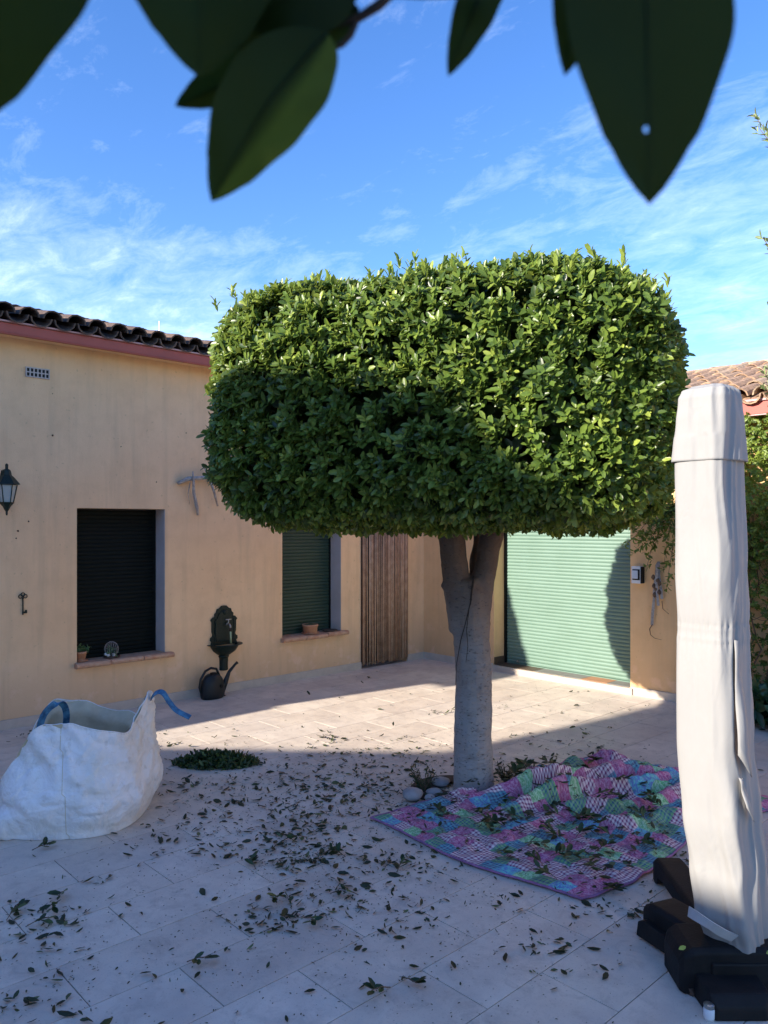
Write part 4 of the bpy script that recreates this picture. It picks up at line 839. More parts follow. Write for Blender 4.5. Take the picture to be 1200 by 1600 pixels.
sf = bo.modifiers.new('thick', 'SOLIDIFY'); sf.thickness = 0.006; sf.offset = 1
edge = [vs[i] for i in range(NU+1)] + [vs[j*(NU+1)+NU] for j in range(1, NV+1)]
b = MB(); b.tube([Vector(e)+Vector((0,0,0.005)) for e in edge[::2]], 0.0065, 6); 
edge = [vs[j*(NU+1)] for j in range(0, NV+1)]; b.tube([Vector(e)+Vector((0,0,0.005)) for e in edge[::2]], 0.0065, 6); obj('binding', b, M['binding'], bl, smooth=True)
def blanket_z(x, y):
    if not (-3.4 < x < -2.0 and 3.15 < y < 5.25): return 0.0
    return bheight(x, y, 0.5, 0.5) + 0.012

# ------------------------------------------------------------------ sprigs, fallen leaves, crumbs
clm = [unit_leaf(tn, M['clip'], 0.46, c_) for tn, c_ in ((0.15, 0.2), (0.45, 0.3), (0.8, 0.1))]
def sprig(c, nl, ln, lab, grp, seed, cat='clipping'):
    rr = random.Random(seed); s_ = thing('clipping_sprig', lab, cat, c, grp)
    a0 = rr.uniform(0, 6.28); d = Vector((math.cos(a0), math.sin(a0), 0.15)); tip = c + d*ln*1.6
    obj('stem', MB().tube([c+Vector((0,0,0.006)), c+d*ln*0.8+Vector((0,0,0.02)), tip+Vector((0,0,0.02))], 0.0022, 4), M['bush'], s_)
    for k in range(nl):
        t_ = 0.3+0.7*k/nl; p_ = c + d*ln*1.6*t_ + Vector((0,0,0.012)); a = a0 + rr.uniform(-1.6, 1.6); el = rr.uniform(-0.05, 0.75)
        dd = Vector((math.cos(a)*math.cos(el), math.sin(a)*math.cos(el), math.sin(el))); nn = Vector((rr.uniform(-.5,.5), rr.uniform(-.5,.5), 1))
        inst('leaf', clm[rr.randrange(3)], leaf_mtx(p_, dd, nn, ln*rr.uniform(.7,1.15)), s_)
GT = 'leafy clippings lying on the pale tiles'; GB = 'leafy clippings lying on the patchwork blanket'
LT = 'small dark green leafy clipping dropped on the pale paving tiles'; LB = 'green leafy clipping lying on the patchwork blanket'
floor_spots = [(440,1400),(455,1425),(480,1435),(430,1360),(520,1395),(560,1400),(590,1397),(620,1365),(500,1340),(470,1345),(540,1340),(600,1345),(400,1360),(415,1372),
               (292,1505),(630,1530),(10,1440),(60,1440),(40,1450),(20,1470),(100,1395),(50,1330),(80,1415),(330,1405),(480,1310),(505,1345),(610,1545),(250,1190)]
for i, (px, py) in enumerate(floor_spots):
    if i in (1,3,4,6,9,11,13,17,19,23,25): continue
    sprig(gp(px, py), 6, 0.06, LT, GT, i)
bl_spots = [(850,1260),(880,1290),(925,1275),(960,1245),(780,1262),(800,1225),(850,1220),(900,1320),(860,1350),(990,1235),(1000,1280),(935,1300),(700,1290),(820,1330),(760,1310),(890,1345),(970,1270),(840,1240),(875,1215),(915,1345),(1040,1280),(990,1330),(870,1390),(735,1275),(765,1285),(845,1300),(905,1285),(940,1270),(920,1260),(860,1240),(830,1250),(980,1255),(1010,1300),(960,1320),(880,1325),(815,1290),(790,1310),(740,1305),(930,1345),(900,1365),(1020,1265),(865,1205),(930,1215),(780,1340),(850,1370)]
for i, (px, py) in enumerate(bl_spots):
    q = gp(px, py); q.z = blanket_z(q.x, q.y) + 0.008; sprig(q, 7, 0.065, LB, GB, 100+i)
for k_, (px, py, lab_) in enumerate(((800,1235,'leafy cut branch piled on the blanket just right of the trunk'),(875,1232,'leafy cut branch lying over the blanket folds behind the middle'),(930,1205,'leafy cut branch on the back edge of the blanket'),(985,1250,'leafy cut branch on the blanket beside the parasol cover'),(890,1290,'leafy cut branch in the middle of the blanket'))):
    q = gp(px, py); q.z = blanket_z(q.x, q.y) + 0.012; sprig(q, 15, 0.075, lab_, None, 400+k_, 'branch')
sprig(gp(825,1210)+Vector((0,0,0.005)), 8, 0.085, 'fresh sprig with upright pointed leaves behind the blanket, right of the trunk', None, 301)
sprig(gp(935,1385)+Vector((0,0,0.005)), 9, 0.08, 'fresh bushy sprig lying against the front right edge of the blanket', None, 302)
sprig(gp(1040,1385)+Vector((0,0,0.005)), 5, 0.09, 'green sprig lying beside the black parasol base', None, 303)
# heap
hc = gp(338, 1194); n = 900; a = rng.uniform(0, 6.28, n); r_ = np.sqrt(rng.uniform(0, 1, n))
hp = np.stack([hc.x + 0.31*r_*np.cos(a)*CS - 0.14*r_*np.sin(a)*SN, hc.y + 0.31*r_*np.cos(a)*SN + 0.14*r_*np.sin(a)*CS, 0.085*(1-r_**2)*rng.uniform(0.1, 1, n)+0.008], 1)
P1, D1, N1, L1, W1, _ = shoots(hp, randdir(n)*[1,1,0.35]+[0,0,0.12], 2, 0.05, (0.3, 1.2), 0.46); D1[:,2] = np.maximum(D1[:,2], -0.05)
V,*_ = leaf_arrays(P1, D1, N1, L1, W1); V[:,:,2] = np.maximum(V[:,:,2], 0.003)
tag(leaves_obj('leaf_heap', V, np.clip(rng.normal(0.5,0.25,len(P1)),0,1), M['clip']), 'low heap of swept green leaves on the tiles right of the white bag', 'leaf heap')
# scatter densities (place space)
gauss = []
for px, py, sx, sy, wt in ((560,1250,0.55,0.40,560),(470,1320,0.20,0.16,150),(620,1230,0.4,0.3,220),(400,1230,0.45,0.35,200),(520,1395,0.18,0.10,90),(445,1430,0.10,0.07,55),(40,1440,0.22,0.15,90),(330,1300,0.4,0.3,110),(850,1170,0.6,0.4,130),(900,1100,0.7,0.5,60),(700,1380,0.4,0.25,70),(950,1440,0.35,0.25,50),(250,1170,0.6,0.4,90),(600,1480,0.5,0.3,60),(60,1550,0.25,0.15,50),(1000,1350,0.15,0.12,30),(590,1350,0.2,0.08,60),(900,1290,0.45,0.30,500),(800,1240,0.3,0.25,120),(450,1250,0.5,0.5,350),(560,1180,0.6,0.35,260),(480,1345,0.10,0.05,80)):
    q = gp(px, py); gauss.append((q, sx, sy, wt))
pts = []
for q, sx, sy, wt in gauss:
    a_ = rng.normal(size=(wt, 2)); pts += [(q.x + CS*u_*sx - SN*v_*sy, q.y + SN*u_*sx + CS*v_*sy) for u_, v_ in a_]
for _ in range(110):
    q, sx, sy, wt = gauss[rng.integers(len(gauss))]; u_, v_ = rng.normal(size=2)*1.0; ox, oy = q.x + CS*u_*sx - SN*v_*sy, q.y + SN*u_*sx + CS*v_*sy
    for _k in range(rng.integers(3, 16)): pts.append((ox + rng.normal()*0.05, oy + rng.normal()*0.05))
for _ in range(330): pts.append((rng.uniform(-7.0, -0.8), rng.uniform(1.2, 7.0)))
bc = Vector((-4.83, 1.87, 0))
def okp(x, y):
    if not (-7.1 < x < 1 and -0.5 < y < 7.3): return False
    if (x-TX)**2+(y-TY)**2 < 0.16**2: return False
    if (x-bc.x)**2+(y-bc.y)**2 < 0.52**2: return False
    if x < -6.0 and y > 3.2 and random.random() < 0.75: return False
    if math.hypot(x+1.3, y-3.07) < 0.28: return False
    return True
pts = np.array([q for q in pts if okp(*q)]); n = len(pts)
zz = np.array([blanket_z(x, y) for x, y in pts]) + 0.006
a = rng.uniform(0, 6.28, n); P1 = np.column_stack([pts, zz]); D1 = np.column_stack([np.cos(a), np.sin(a), np.abs(rng.normal(0.02, 0.22, n))])
N1 = np.column_stack([rng.normal(0, .5, n), rng.normal(0, .5, n), np.ones(n)]); N1[:,2] *= np.where(rng.uniform(size=n) < 0.5, -1, 1)
L1 = rng.choice([0.012, 0.020, 0.031, 0.043, 0.056, 0.068], size=n, p=[.24,.26,.22,.16,.08,.04])*rng.uniform(.85, 1.15, n); W1 = L1*rng.uniform(0.22, 0.62, n)
tn = np.clip(rng.normal(0.25, 0.24, n) + np.where(rng.uniform(size=n) < 0.07, 0.5, 0), 0, 1)
V, Dd, Sd, Nd = leaf_arrays(P1, D1, N1, L1, W1)
near = L1/np.hypot(pts[:,0], pts[:,1]); vis = ((P1 @ np.array(F3)) > 0.5); sel_ = np.argsort(-(near*vis))[:290]; mask = np.ones(n, bool); mask[sel_] = False
V[:,:,2] = np.maximum(V[:,:,2], 0.002)
tag(leaves_obj('leaf_litter', V[mask], tn[mask], M['deadleaf']), 'scattered small dark fallen leaves strewn over the paving around the tree', 'leaf litter', kind='stuff')
dlm = [unit_leaf(t_, M['deadleaf'], w_, c_) for t_, w_, c_ in ((0.05,0.40,0.25),(0.25,0.48,0.5),(0.5,0.44,0.2),(0.9,0.42,0.3))]
for i in sel_:
    m_ = leaf_mtx(P1[i]+[0,0,0.003], D1[i]*[1,1,0.4], N1[i], L1[i]); o = inst('fallen_leaf', dlm[min(3, int(tn[i]*4))], m_)
    onb = zz[i] > 0.0065; X_s = P1[i] @ np.array(R3); wh = 'on the patchwork blanket' if onb else ('on the tiles near the black parasol base' if X_s > 0.35 else ('on the near tiles in front of the white bag' if X_s < -0.9 else 'on the near tiles in front of the trunk and blanket'))
    hue = 'pale olive' if tn[i] > 0.6 else ('dull green' if tn[i] > 0.3 else 'blackish green')
    tag(o, f'{hue} fallen leaf {wh}', 'leaf', f'{hue} leaves fallen {wh}')
n = 5200; gi = rng.choice(len(gauss), n); pc = np.array([(gauss[k][0].x, gauss[k][0].y) for k in gi]) + rng.normal(size=(n,2))*0.5
pc = np.array([q for q in pc if okp(*q)]); n = len(pc); a = rng.uniform(0, 6.28, n)
P1 = np.column_stack([pc, np.array([blanket_z(x, y) for x, y in pc])+0.003]); D1 = np.column_stack([np.cos(a), np.sin(a), np.zeros(n)]); N1 = np.tile([0,0,1.], (n,1)); L1 = rng.uniform(0.004, 0.013, n)
V,*_ = leaf_arrays(P1, D1, N1, L1, L1*0.5); tag(leaves_obj('leaf_crumbs', V, rng.uniform(0,.5,n), M['deadleaf']), 'fine crumbs of clippings and twigs dusted over the tiles', 'debris', kind='stuff')

# ------------------------------------------------------------------ white builder's bag
bg_ = thing('white_bag', 'slumped white woven garden waste bag with blue handles standing open on the left', 'bag', bc)
RR, FF = R3, F3
def bagp(a, b_, z): return bc + RR*a + FF*b_ + Vector((0,0,z))
NP = 168
def rimz(ph):  # ph=0 towards the right, pi/2 away, pi left, -pi/2 near
    c_, s_ = math.cos(ph), math.sin(ph)
    z = 0.545 + 0.02*math.sin(3*ph) + 0.028*mnoise.noise(Vector((math.cos(ph)*4, math.sin(ph)*4, 2)))
    z += 0.20*math.exp(-((ph-0.0)/0.42)**2)                 # right corner pulled up
    z += 0.08*math.exp(-((abs(ph)-2.0)/0.5)**2)*(1 if ph > 0 else 1.0)
    dd_ = abs((ph+2.85+math.pi) % (2*math.pi) - math.pi); f_ = min(1, max(0, (1.30-dd_)/0.75)); z -= 0.33*f_*f_*(3-2*f_)
    z += 0.09*math.exp(-((ph+1.15)/0.55)**2) - 0.03*math.exp(-((ph+0.45)/0.18)**2)
    z -= 0.08*math.exp(-((ph-0.75)/0.3)**2)
    return z
def bagr(ph, s_):
    c_, q = math.cos(ph), math.sin(ph); e = 2.9
    r0 = (abs(c_/0.455)**e + abs(q/0.43)**e)**(-1/e)
    prof = 0.95 + 0.16*math.sin(min(1, s_/0.42)*math.pi*0.62) - 0.20*max(0, s_-0.35)**1.2
    prof += 0.10*math.exp(-((ph)/0.35)**2)*max(0, s_-0.7)*2.0
    if ph < -2.0: prof += 0.10*math.exp(-((s_-0.15)/0.2)**2)
    return r0*prof
rings = []; NS = 76
for i in range(NS+1):
    s_ = i/NS; ring = []
    for k in range(NP):
        ph = -math.pi + 2*math.pi*k/NP; zr = rimz(ph); z = s_*zr; r_ = bagr(ph, s_)
        p3 = Vector((math.cos(ph)*1.5+z*1.4, math.sin(ph)*1.5-z*1.0, z*1.6))
        ridge = 1-abs(mnoise.noise(p3*1.1+Vector((3,1,0)))*2.2); r_ += 0.022*(ridge-0.6)*min(1, s_*5)
        ridge = 1-abs(mnoise.noise(p3*2.9+Vector((9,4,2)))*2.4); r_ += 0.013*(ridge-0.5)*min(1, s_*5)
        vd, _vp = mnoise.voronoi(Vector((math.cos(ph)*1.9+z*0.8, math.sin(ph)*1.9, z*3.0))*1.5+Vector((mnoise.noise(p3*2)*0.4, 0, mnoise.noise(p3*2+Vector((5,5,5)))*0.4)))
        r_ += 0.055*(min(0.14, vd[1]-vd[0])-0.08)*min(1, s_*4)
        vd, _vp = mnoise.voronoi(Vector((math.cos(ph)*1.9, math.sin(ph)*1.9, z*2.4+math.cos(ph)))*4.2)
        r_ += 0.034*(min(0.12, vd[1]-vd[0])-0.07)*min(1, s_*4)
        r_ -= 0.045*math.exp(-((z-0.30-0.12*math.sin(ph*1.0+0.6))/0.035)**2)*(math.exp(-((ph+2.35)/0.45)**2))
        r_ -= 0.012*math.exp(-((ph+1.25+0.1*s_)/0.03)**2)
        r_ += 0.012*math.exp(-(s_/0.05)**2)
        ring.append(bagp(r_*math.cos(ph), r_*math.sin(ph), 0.002+z))
    rings.append(ring)
b = MB(); b.loft(rings, cap=False); b.add(rings[0], [tuple(range(NP))]); obj('body', b, M['bag'], bg_, smooth=True)
inner = []
for i in range(14):
    s_ = 1 - i/13*0.72; ring = []
    for k in range(NP):
        ph = -math.pi + 2*math.pi*k/NP; zr = rimz(ph); z = s_*zr; r_ = bagr(ph, s_) - 0.006 - (min(0.06, 0.03*i) if i else -0.002)
        r_ += 0.012*mnoise.noise(Vector((math.cos(ph)*5, math.sin(ph)*5, z*7))); ring.append(bagp(r_*math.cos(ph), r_*math.sin(ph), 0.002+z+(0.004 if i == 0 else 0)))
    inner.append(ring)
b = MB(); b.loft(inner, cap=False); obj('lining', b, M['bag_in'], bg_, smooth=True)
n = 500; a = rng.uniform(0, 6.28, n); r_ = np.sqrt(rng.uniform(0,1,n))*0.27; Cb = np.array([np.array(bagp(r_[k]*math.cos(a[k]), r_[k]*math.sin(a[k]), 0.20+0.05*rng.uniform())) for k in range(n)])
P1, D1, N1, L1, W1, _ = shoots(Cb, randdir(n)+[0,0,.3], 4, 0.055, (0.4,1.2), 0.48); V,*_ = leaf_arrays(P1,D1,N1,L1,W1); tag(leaves_obj('bagged_clippings', V, rng.uniform(0,.6,len(P1)), M['clip']), 'green clippings filling the inside of the white bag', 'clippings', kind='stuff')
# seam piping
b = MB(); pts_ = []
for i in range(NS+1):
    s_ = i/NS; ph = -1.25-0.1*s_; z = s_*rimz(ph); k_ = int(round((ph+math.pi)/(2*math.pi)*NP)) % NP; q_ = rings[i][k_]; d_ = (q_-bc); d_.z = 0; pts_.append(q_ + d_.normalized()*0.001)
obj('seam', MB().tube(pts_[::2], 0.0016, 5), M['bag_in'], bg_, smooth=True)
rp = [q_+Vector((0,0,0.002)) for q_ in rings[-1]]; rp.append(rp[0]); obj('hem', MB().tube(rp, 0.0038, 6), M['bag'], bg_, smooth=True)
# handles
def strap(pts, w_, wd_, name='handle'):
    o_, _ = seg(pts, [1]*len(pts)); obj(name, MB().ribbon(o_, w_, wd_, 0.005), M['blue'], bg_, smooth=False)
strap([cp(44,1182,4.75), cp(58,1150,4.72), cp(68,1118,4.72), cp(84,1101,4.75), cp(98,1100,4.80), cp(104,1118,4.85), cp(100,1150,4.9)], 0.040, [RR*0.8+FF*0.6]*40)
strap([cp(236,1092,4.85), cp(243,1083,4.83), cp(254,1082,4.80), cp(264,1096,4.78), cp(276,1110,4.76), cp(297,1121,4.75)], 0.035, [FF*0.75+Vector((0,0,0.6))]*40)
strap([cp(-30,1238,4.45), cp(-8,1243,4.42), cp(12,1250,4.40), cp(24,1252,4.43)], 0.030, (0,0,1))

# ------------------------------------------------------------------ covered parasol
pc0 = Vector((-1.30, 3.07, 0)); par = thing('covered_parasol', 'closed cantilever parasol in a tall cream cover on a black cross base', 'parasol', pc0)
ZP = 3.05
def prof_at(table, z):
    for (z0, *v0), (z1, *v1) in zip(table, table[1:]):
        if z0 <= z <= z1:
            f_ = (z-z0)/(z1-z0); f_ = f_*f_*(3-2*f_); return [a_*(1-f_)+b_*f_ for a_, b_ in zip(v0, v1)]
    return list(table[-1][1:] if z > table[-1][0] else table[0][1:])
# (z, centre offset along R from px 1110, half width, half depth)
def pz(py): return CAM_H-(py-820)/1200*ZP
def pxo(px): return (px-600)/1200*ZP
body_t = [(pz(1462), pxo(1150), 0.125, 0.10), (pz(1420), pxo(1143), 0.140, 0.115), (pz(1350), pxo(1137), 0.148, 0.12), (pz(1270), pxo(1127), 0.148, 0.12), (pz(1150), pxo(1117), 0.140, 0.115), (pz(1000), pxo(1113.5), 0.136, 0.11), (pz(985), pxo(1113.5), 0.134, 0.108), (pz(900), pxo(1112), 0.136, 0.11), (pz(720), pxo(1108), 0.122, 0.105), (pz(640), pxo(1109), 0.110, 0.10)]
def cover_ring(cx_, hw, hd, z, seed, amp=1.0, n=120, gather=0.0, flare=0.0):
    rot = R(-50); ring = []
    for k in range(n):
        a = 2*math.pi*k/n; c_, s_ = math.cos(a), math.sin(a); e = 6.0
        r0 = (abs(c_)**e + abs(s_)**e)**(-1/e)
        u_ = r0*c_*hw*0.80; v_ = r0*s_*hd*1.05
        nzv = mnoise.noise(Vector((c_*1.6+seed, s_*1.6, z*1.4)))*0.006 + mnoise.noise(Vector((c_*4, s_*4+seed, z*4)))*0.0025
        crease = 1-abs(mnoise.noise(Vector((c_*3.0+z*1.6+seed, s_*3.0-z*1.2, z*1.5)))*2.6); nzv += (0.0018+0.0055*max(0, c_))*(crease-0.5)
        g_ = gather*0.0055*math.sin(a*34+3*mnoise.noise(Vector((a*2, z*9, 0))))
        f_ = 1 + (nzv*amp+g_)/0.12
        x_, y_ = u_*f_, v_*f_
        a_ = x_*math.cos(rot)-y_*math.sin(rot); b_ = x_*math.sin(rot)+y_*math.cos(rot)
        fl_ = flare*abs(math.cos(math.atan2(b_, a_)+R(24)))**5; dl_ = math.hypot(a_, b_); a_ *= 1+fl_/dl_; b_ *= 1+fl_/dl_; ring.append(RR*(cx_+a_) + FF*(ZP+b_) + Vector((0,0,z)))
    return ring
rings = []; z = pz(1462); top = pz(640)
while z < top:
    cx_, hw, hd = prof_at(body_t, z); gz = math.exp(-((z-pz(985))/0.045)**2); band = 0.006*(1 if abs(z-pz(985)) < 0.028 else 0)
    low = math.exp(-((z-0.25)/0.3)**2)
    rings.append(cover_ring(cx_, hw-0.004*gz+band*0.4, hd-0.004*gz+band*0.4, z, 1.7, 1.0+0.8*low, gather=gz*(0.4 if band else 1.0))); z += 0.009
body_rings = rings; b = MB(); b.loft(rings, cap=False); cv = obj('cover', b, M['cover'], par, smooth=True)
# hood over the head
hood_t = [(pz(722), pxo(1108.5), 0.1265, 0.109), (pz(700), pxo(1109), 0.125, 0.108), (pz(660), pxo(1110), 0.121, 0.106), (pz(625), pxo(1110.5), 0.116, 0.100), (pz(612), pxo(1112), 0.108, 0.092), (pz(605), pxo(1114), 0.078, 0.066), (pz(601), pxo(1115), 0.03, 0.028)]
rings = []; zs_ = list(np.arange(pz(722), pz(625), 0.008)) + list(np.linspace(pz(625), pz(601), 14))
for z in zs_: cx_, hw, hd = prof_at(hood_t, z); rings.append(cover_ring(cx_, hw, hd, z, 1.7 if z < 2.15 else 1.9, 1.0+0.5*max(0, min(1, (z-2.15)/0.15)), flare=0.013*max(0, min(1, (pz(640)-z)/(pz(640)-pz(722))))))
b = MB(); b.loft(rings, cap=False); b.add(rings[-1], [tuple(range(120))]); hd_ = obj('hood', b, M['cover'], par, smooth=True); q = hd_.modifiers.new('thick', 'SOLIDIFY'); q.thickness = 0.003
# zip flap with folds down the right hand corner
def flap(pts, w_, name):
    o_, _ = seg(pts, [1]*len(pts), 4); b = MB(); rg = []
    for i, p_ in enumerate(o_):
        s_ = i/(len(o_)-1); ww = w_*(0.25+0.75*math.sin(math.pi*min(1, s_*1.0))**0.7); a_ = 0.4*math.sin(s_*9)
        rg.append([p_ + RR*(ww*t_) - FF*(0.010+0.02*math.sin(math.pi*t_)*math.cos(a_)) + Vector((0,0,-0.06*t_*t_)) for t_ in (0,0.25,0.5,0.75,1.0)])
    b.loft(rg, cap=False, closed=False); f_ = obj(name, b, M['cover'], par, smooth=True); q = f_.modifiers.new('thick', 'SOLIDIFY'); q.thickness = 0.0025
def sheet(tri, name):
    b = MB(); p0, p1, p2, p3 = tri; n_ = 10; rg = []
    for i in range(n_+1):
        u_ = i/n_; a_, c_ = p0.lerp(p3, u_), p1.lerp(p2, u_)
        rg.append([a_.lerp(c_, v_) - F3*(0.012*math.sin(math.pi*v_) + 0.006*math.sin(u_*9+v_*3)) for v_ in (0, .2, .4, .6, .8, 1)])
    b.loft(rg, cap=False, closed=False); f_ = obj(name, b, M['cover'], par, smooth=True); q = f_.modifiers.new('thick', 'SOLIDIFY'); q.thickness = 0.0025
sheet([cp(1147,1000,2.93), cp(1153,1000,2.97), cp(1176,1215,2.93), cp(1153,1180,2.90)], 'fold')
sheet([cp(1154,1215,2.90), cp(1160,1215,2.93), cp(1180,1285,2.93), cp(1166,1262,2.89)], 'fold')
# white hem strap at the foot
b = MB(); hp_, _ = seg([cp(1076,1424,3.00), cp(1092,1434,2.93), cp(1112,1447,2.89), cp(1130,1458,2.90), cp(1148,1466,2.93)], [1]*5); b.ribbon(hp_, 0.038, [Vector((0,0,1))+RR*0.3-FF*0.5]*len(hp_), 0.004); obj('hem_strap', b, M['hem'], par)
# black base: arms with down-turned ends
def arm(p0, p1, wd_, z0, z1, name='base_arm', drop=0.10, ends=(True, False)):
    d = (p1-p0); ln_ = d.length; d.normalize(); s_ = Vector((-d.y, d.x, 0)); b = MB(); rg = []
    st = [(0.0, 0.006 if ends[0] else z0, z1-0.055, 0.80), (0.015, 0.004 if ends[0] else z0, z1-0.02, 0.95), (0.05, 0.004 if ends[0] else z0, z1, 1.0), (0.085, 0.02 if ends[0] else z0, z1+0.003, 1.0), (0.10, z0-0.01, z1+0.004, 1.0), (0.14, z0, z1+0.005, 1.0), (ln_*0.6, z0, z1+0.008, 1.0), (ln_, z0, z1+0.004, 0.96)]
    for x_, a_, b_, w2 in st:
        c_ = p0 + d*x_; h_ = wd_/2*w2; ch = 0.016
        rg.append([c_ - s_*h_ + Vector((0,0,a_)), c_ + s_*h_ + Vector((0,0,a_)), c_ + s_*h_*1.0 + Vector((0,0,b_-ch)), c_ + s_*(h_-ch) + Vector((0,0,b_)), c_ - s_*(h_-ch) + Vector((0,0,b_)), c_ - s_*h_ + Vector((0,0,b_-ch))])
    b.loft(rg); return obj(name, b, M['black'], par, bevel=0.006)
V2 = lambda x, y: Vector((x, y, 0))
pa = gp(1052,1535); arm(pa + FF*0.02, pa + RR*0.75, 0.215, 0.085, 0.175)
pb = gp(1012,1452); arm(pb + RR*0.03, pc0 + RR*0.03 - FF*0.04, 0.16, 0.05, 0.15)
lower = MB(); d_ = (pc0-pb).normalized(); s_ = Vector((-d_.y, d_.x, 0)); p_ = pb - RR*0.035 - FF*0.05
lower.loft([[p_ + d_*x_ - s_*0.045 + Vector((0,0,0.012)), p_ + d_*x_ + s_*0.045 + Vector((0,0,0.012)), p_ + d_*x_ + s_*0.035 + Vector((0,0,h_)), p_ + d_*x_ - s_*0.035 + Vector((0,0,h_))] for x_, h_ in ((0,0.07),(0.03,0.085),(0.2,0.075),(0.45,0.06))]); obj('steel_foot', lower, M['black'], par, bevel=0.005)
pcc = gp(1040,1375); arm(pcc, pc0 + FF*0.25 + RR*0.05, 0.14, 0.06, 0.135)
b = MB(); b.box((-0.13,-0.13,0.0),(0.13,0.13,0.13), Matrix.Translation(pc0+RR*0.03) @ Matrix.Rotation(TH, 4, 'Z')); obj('hub_plate', b, M['black'], par, bevel=0.008)
# near leg with caster under the front arm
q0 = gp(1135,1597)+RR*0.02; b = MB(); rg = []
for x_, h0, h1, hw in ((0.0,0.0,0.05,0.06),(0.03,0.0,0.085,0.075),(0.2,0.0,0.09,0.08),(0.34,0.0,0.075,0.08)):
    c_ = q0 + FF*x_; rg.append([c_-RR*hw+Vector((0,0,h0)), c_+RR*hw*2.2+Vector((0,0,h0)), c_+RR*hw*2.1+Vector((0,0,h1)), c_-RR*hw*0.9+Vector((0,0,h1))])
b.loft(rg); obj('base_leg', b, M['black'], par, bevel=0.008)
b = MB(); b.tube([gp(1078,1556)+Vector((0,0,0.012)), gp(1115,1530)+Vector((0,0,0.045))], 0.018, 6); obj('brace', b, M['brown'], par, smooth=False)
for bp_ in (gp(1001,1433)+Vector((0,0,0.055)),):
    obj('bolt', MB().lathe([(0.002,-0.006),(0.008,-0.004),(0.009,0.0),(0.008,0.004),(0.002,0.006)], bp_, 8), M['steel'], par, smooth=True)
cq = gp(1108,1592); b = MB(); b.lathe([(0.018,0.0),(0.020,0.01),(0.020,0.038),(0.017,0.042)], cq, 14); bc_ = obj('levelling_foot', b, M['white'], par, smooth=True)
b = MB(); b.lathe([(0.019,0.0425),(0.019,0.055),(0.012,0.058)], cq, 12); obj('nut', b, M['steel'], bc_)
pm = [(cp(1060,1486,2.93), 'small pale yellow-green leaf lying on the end of the black base arm'), (cp(1197,1462,2.9), 'yellow-green leaf on the black base arm at the right picture edge')]
ym = unit_leaf(1.0, leafmat('yellow_leaf', (0.30,0.38,0.06), (0.36,0.44,0.08), (0.42,0.50,0.10), 0.3), 0.6, 0.5)
for p_, lab in pm:
    p_ = Vector((p_.x, p_.y, 0.178)); tag(inst('yellow_leaf', ym, leaf_mtx(p_, RR*0.9+FF*0.3+Vector((0,0,0.2)), Vector((0.3,-0.5,1)), 0.035)), lab, 'leaf')
# grey mat behind the parasol

# ------------------------------------------------------------------ climber on the back wall
cb = thing('wall_climber', 'yellow-green climber covering the back wall to the right of the parasol', 'climbing plant', (-2.3, 7.4, 0))
n = 8000; X_ = rng.uniform(-3.62, -0.6, n); Zz = rng.uniform(0.25, 2.80, n)
edge_ = -3.45 + 0.35*np.clip((2.2-Zz)/2.0, 0, 1)*1.3; dens = np.where(Zz > 1.35, 1.0, np.where(Zz > 0.9, 0.55, 0.28))
nn_ = np.array([mnoise.noise(Vector((x*1.6, z*1.6, 5))) for x, z in zip(X_, Zz)]); mask = (X_ > edge_+nn_*0.3) & (rng.uniform(size=n) < dens) & (nn_ > -0.35-0.3*(Zz > 1.9))
X_, Zz, nn_ = X_[mask], Zz[mask], nn_[mask]; thick = 0.12 + 0.30*np.clip((Zz-0.6)/1.8, 0, 1)*(0.8+nn_)
Yy = 7.48 - thick*rng.uniform(0.2, 1.0, len(X_)); Cc = np.column_stack([X_, Yy, Zz])
P1, D1, N1, L1, W1, k1 = shoots(Cc, np.array([0,-1.,0.15])+rng.normal(size=Cc.shape)*0.5, 8, 0.042, (0.5,1.3), 0.5); D1 = D1 + [0,0,-0.25]
V,*_ = leaf_arrays(P1, D1, N1, L1, W1); leaves_obj('foliage', V, np.clip((0.35+0.5*nn_+np.where(Zz > 2.1, 0.2, 0))[k1]+rng.normal(size=len(P1))*0.18, 0, 1), M['ivy'], cb)['kind'] = 'stuff'
b = MB()
for k in range(40):
    x = rng.uniform(-3.3, -1.0); z = rng.uniform(1.0, 2.4); p_ = [(max(x + rng.normal()*0.02*i, -3.3), 7.47-0.03*(i%3)-0.02, z*(1-i/6)+0.02) for i in range(6)]; b.tube(p_, [0.004,0.006,0.007,0.008,0.008,0.010], 5)
for k in range(70):
    x = rng.uniform(-3.2, -1.0); z = rng.uniform(0.7, 2.2); a = rng.uniform(0, 6.28); r_ = rng.uniform(0.06, 0.18); b.tube([(x+r_*math.cos(a+q)*1.2, 7.40-0.05*math.sin(q), z+r_*math.sin(a+q)) for q in np.linspace(0, rng.uniform(1.5, 4), 8)], 0.0028, 4)
obj('stems', b, M['bush'], cb, smooth=True)
vn = thing('hanging_vine', 'thin trailing vine with small leaves hanging above the white wall light', 'vine', (-3.9, 7.45, 2.6))
b = MB(); Cv = []; Dv = []
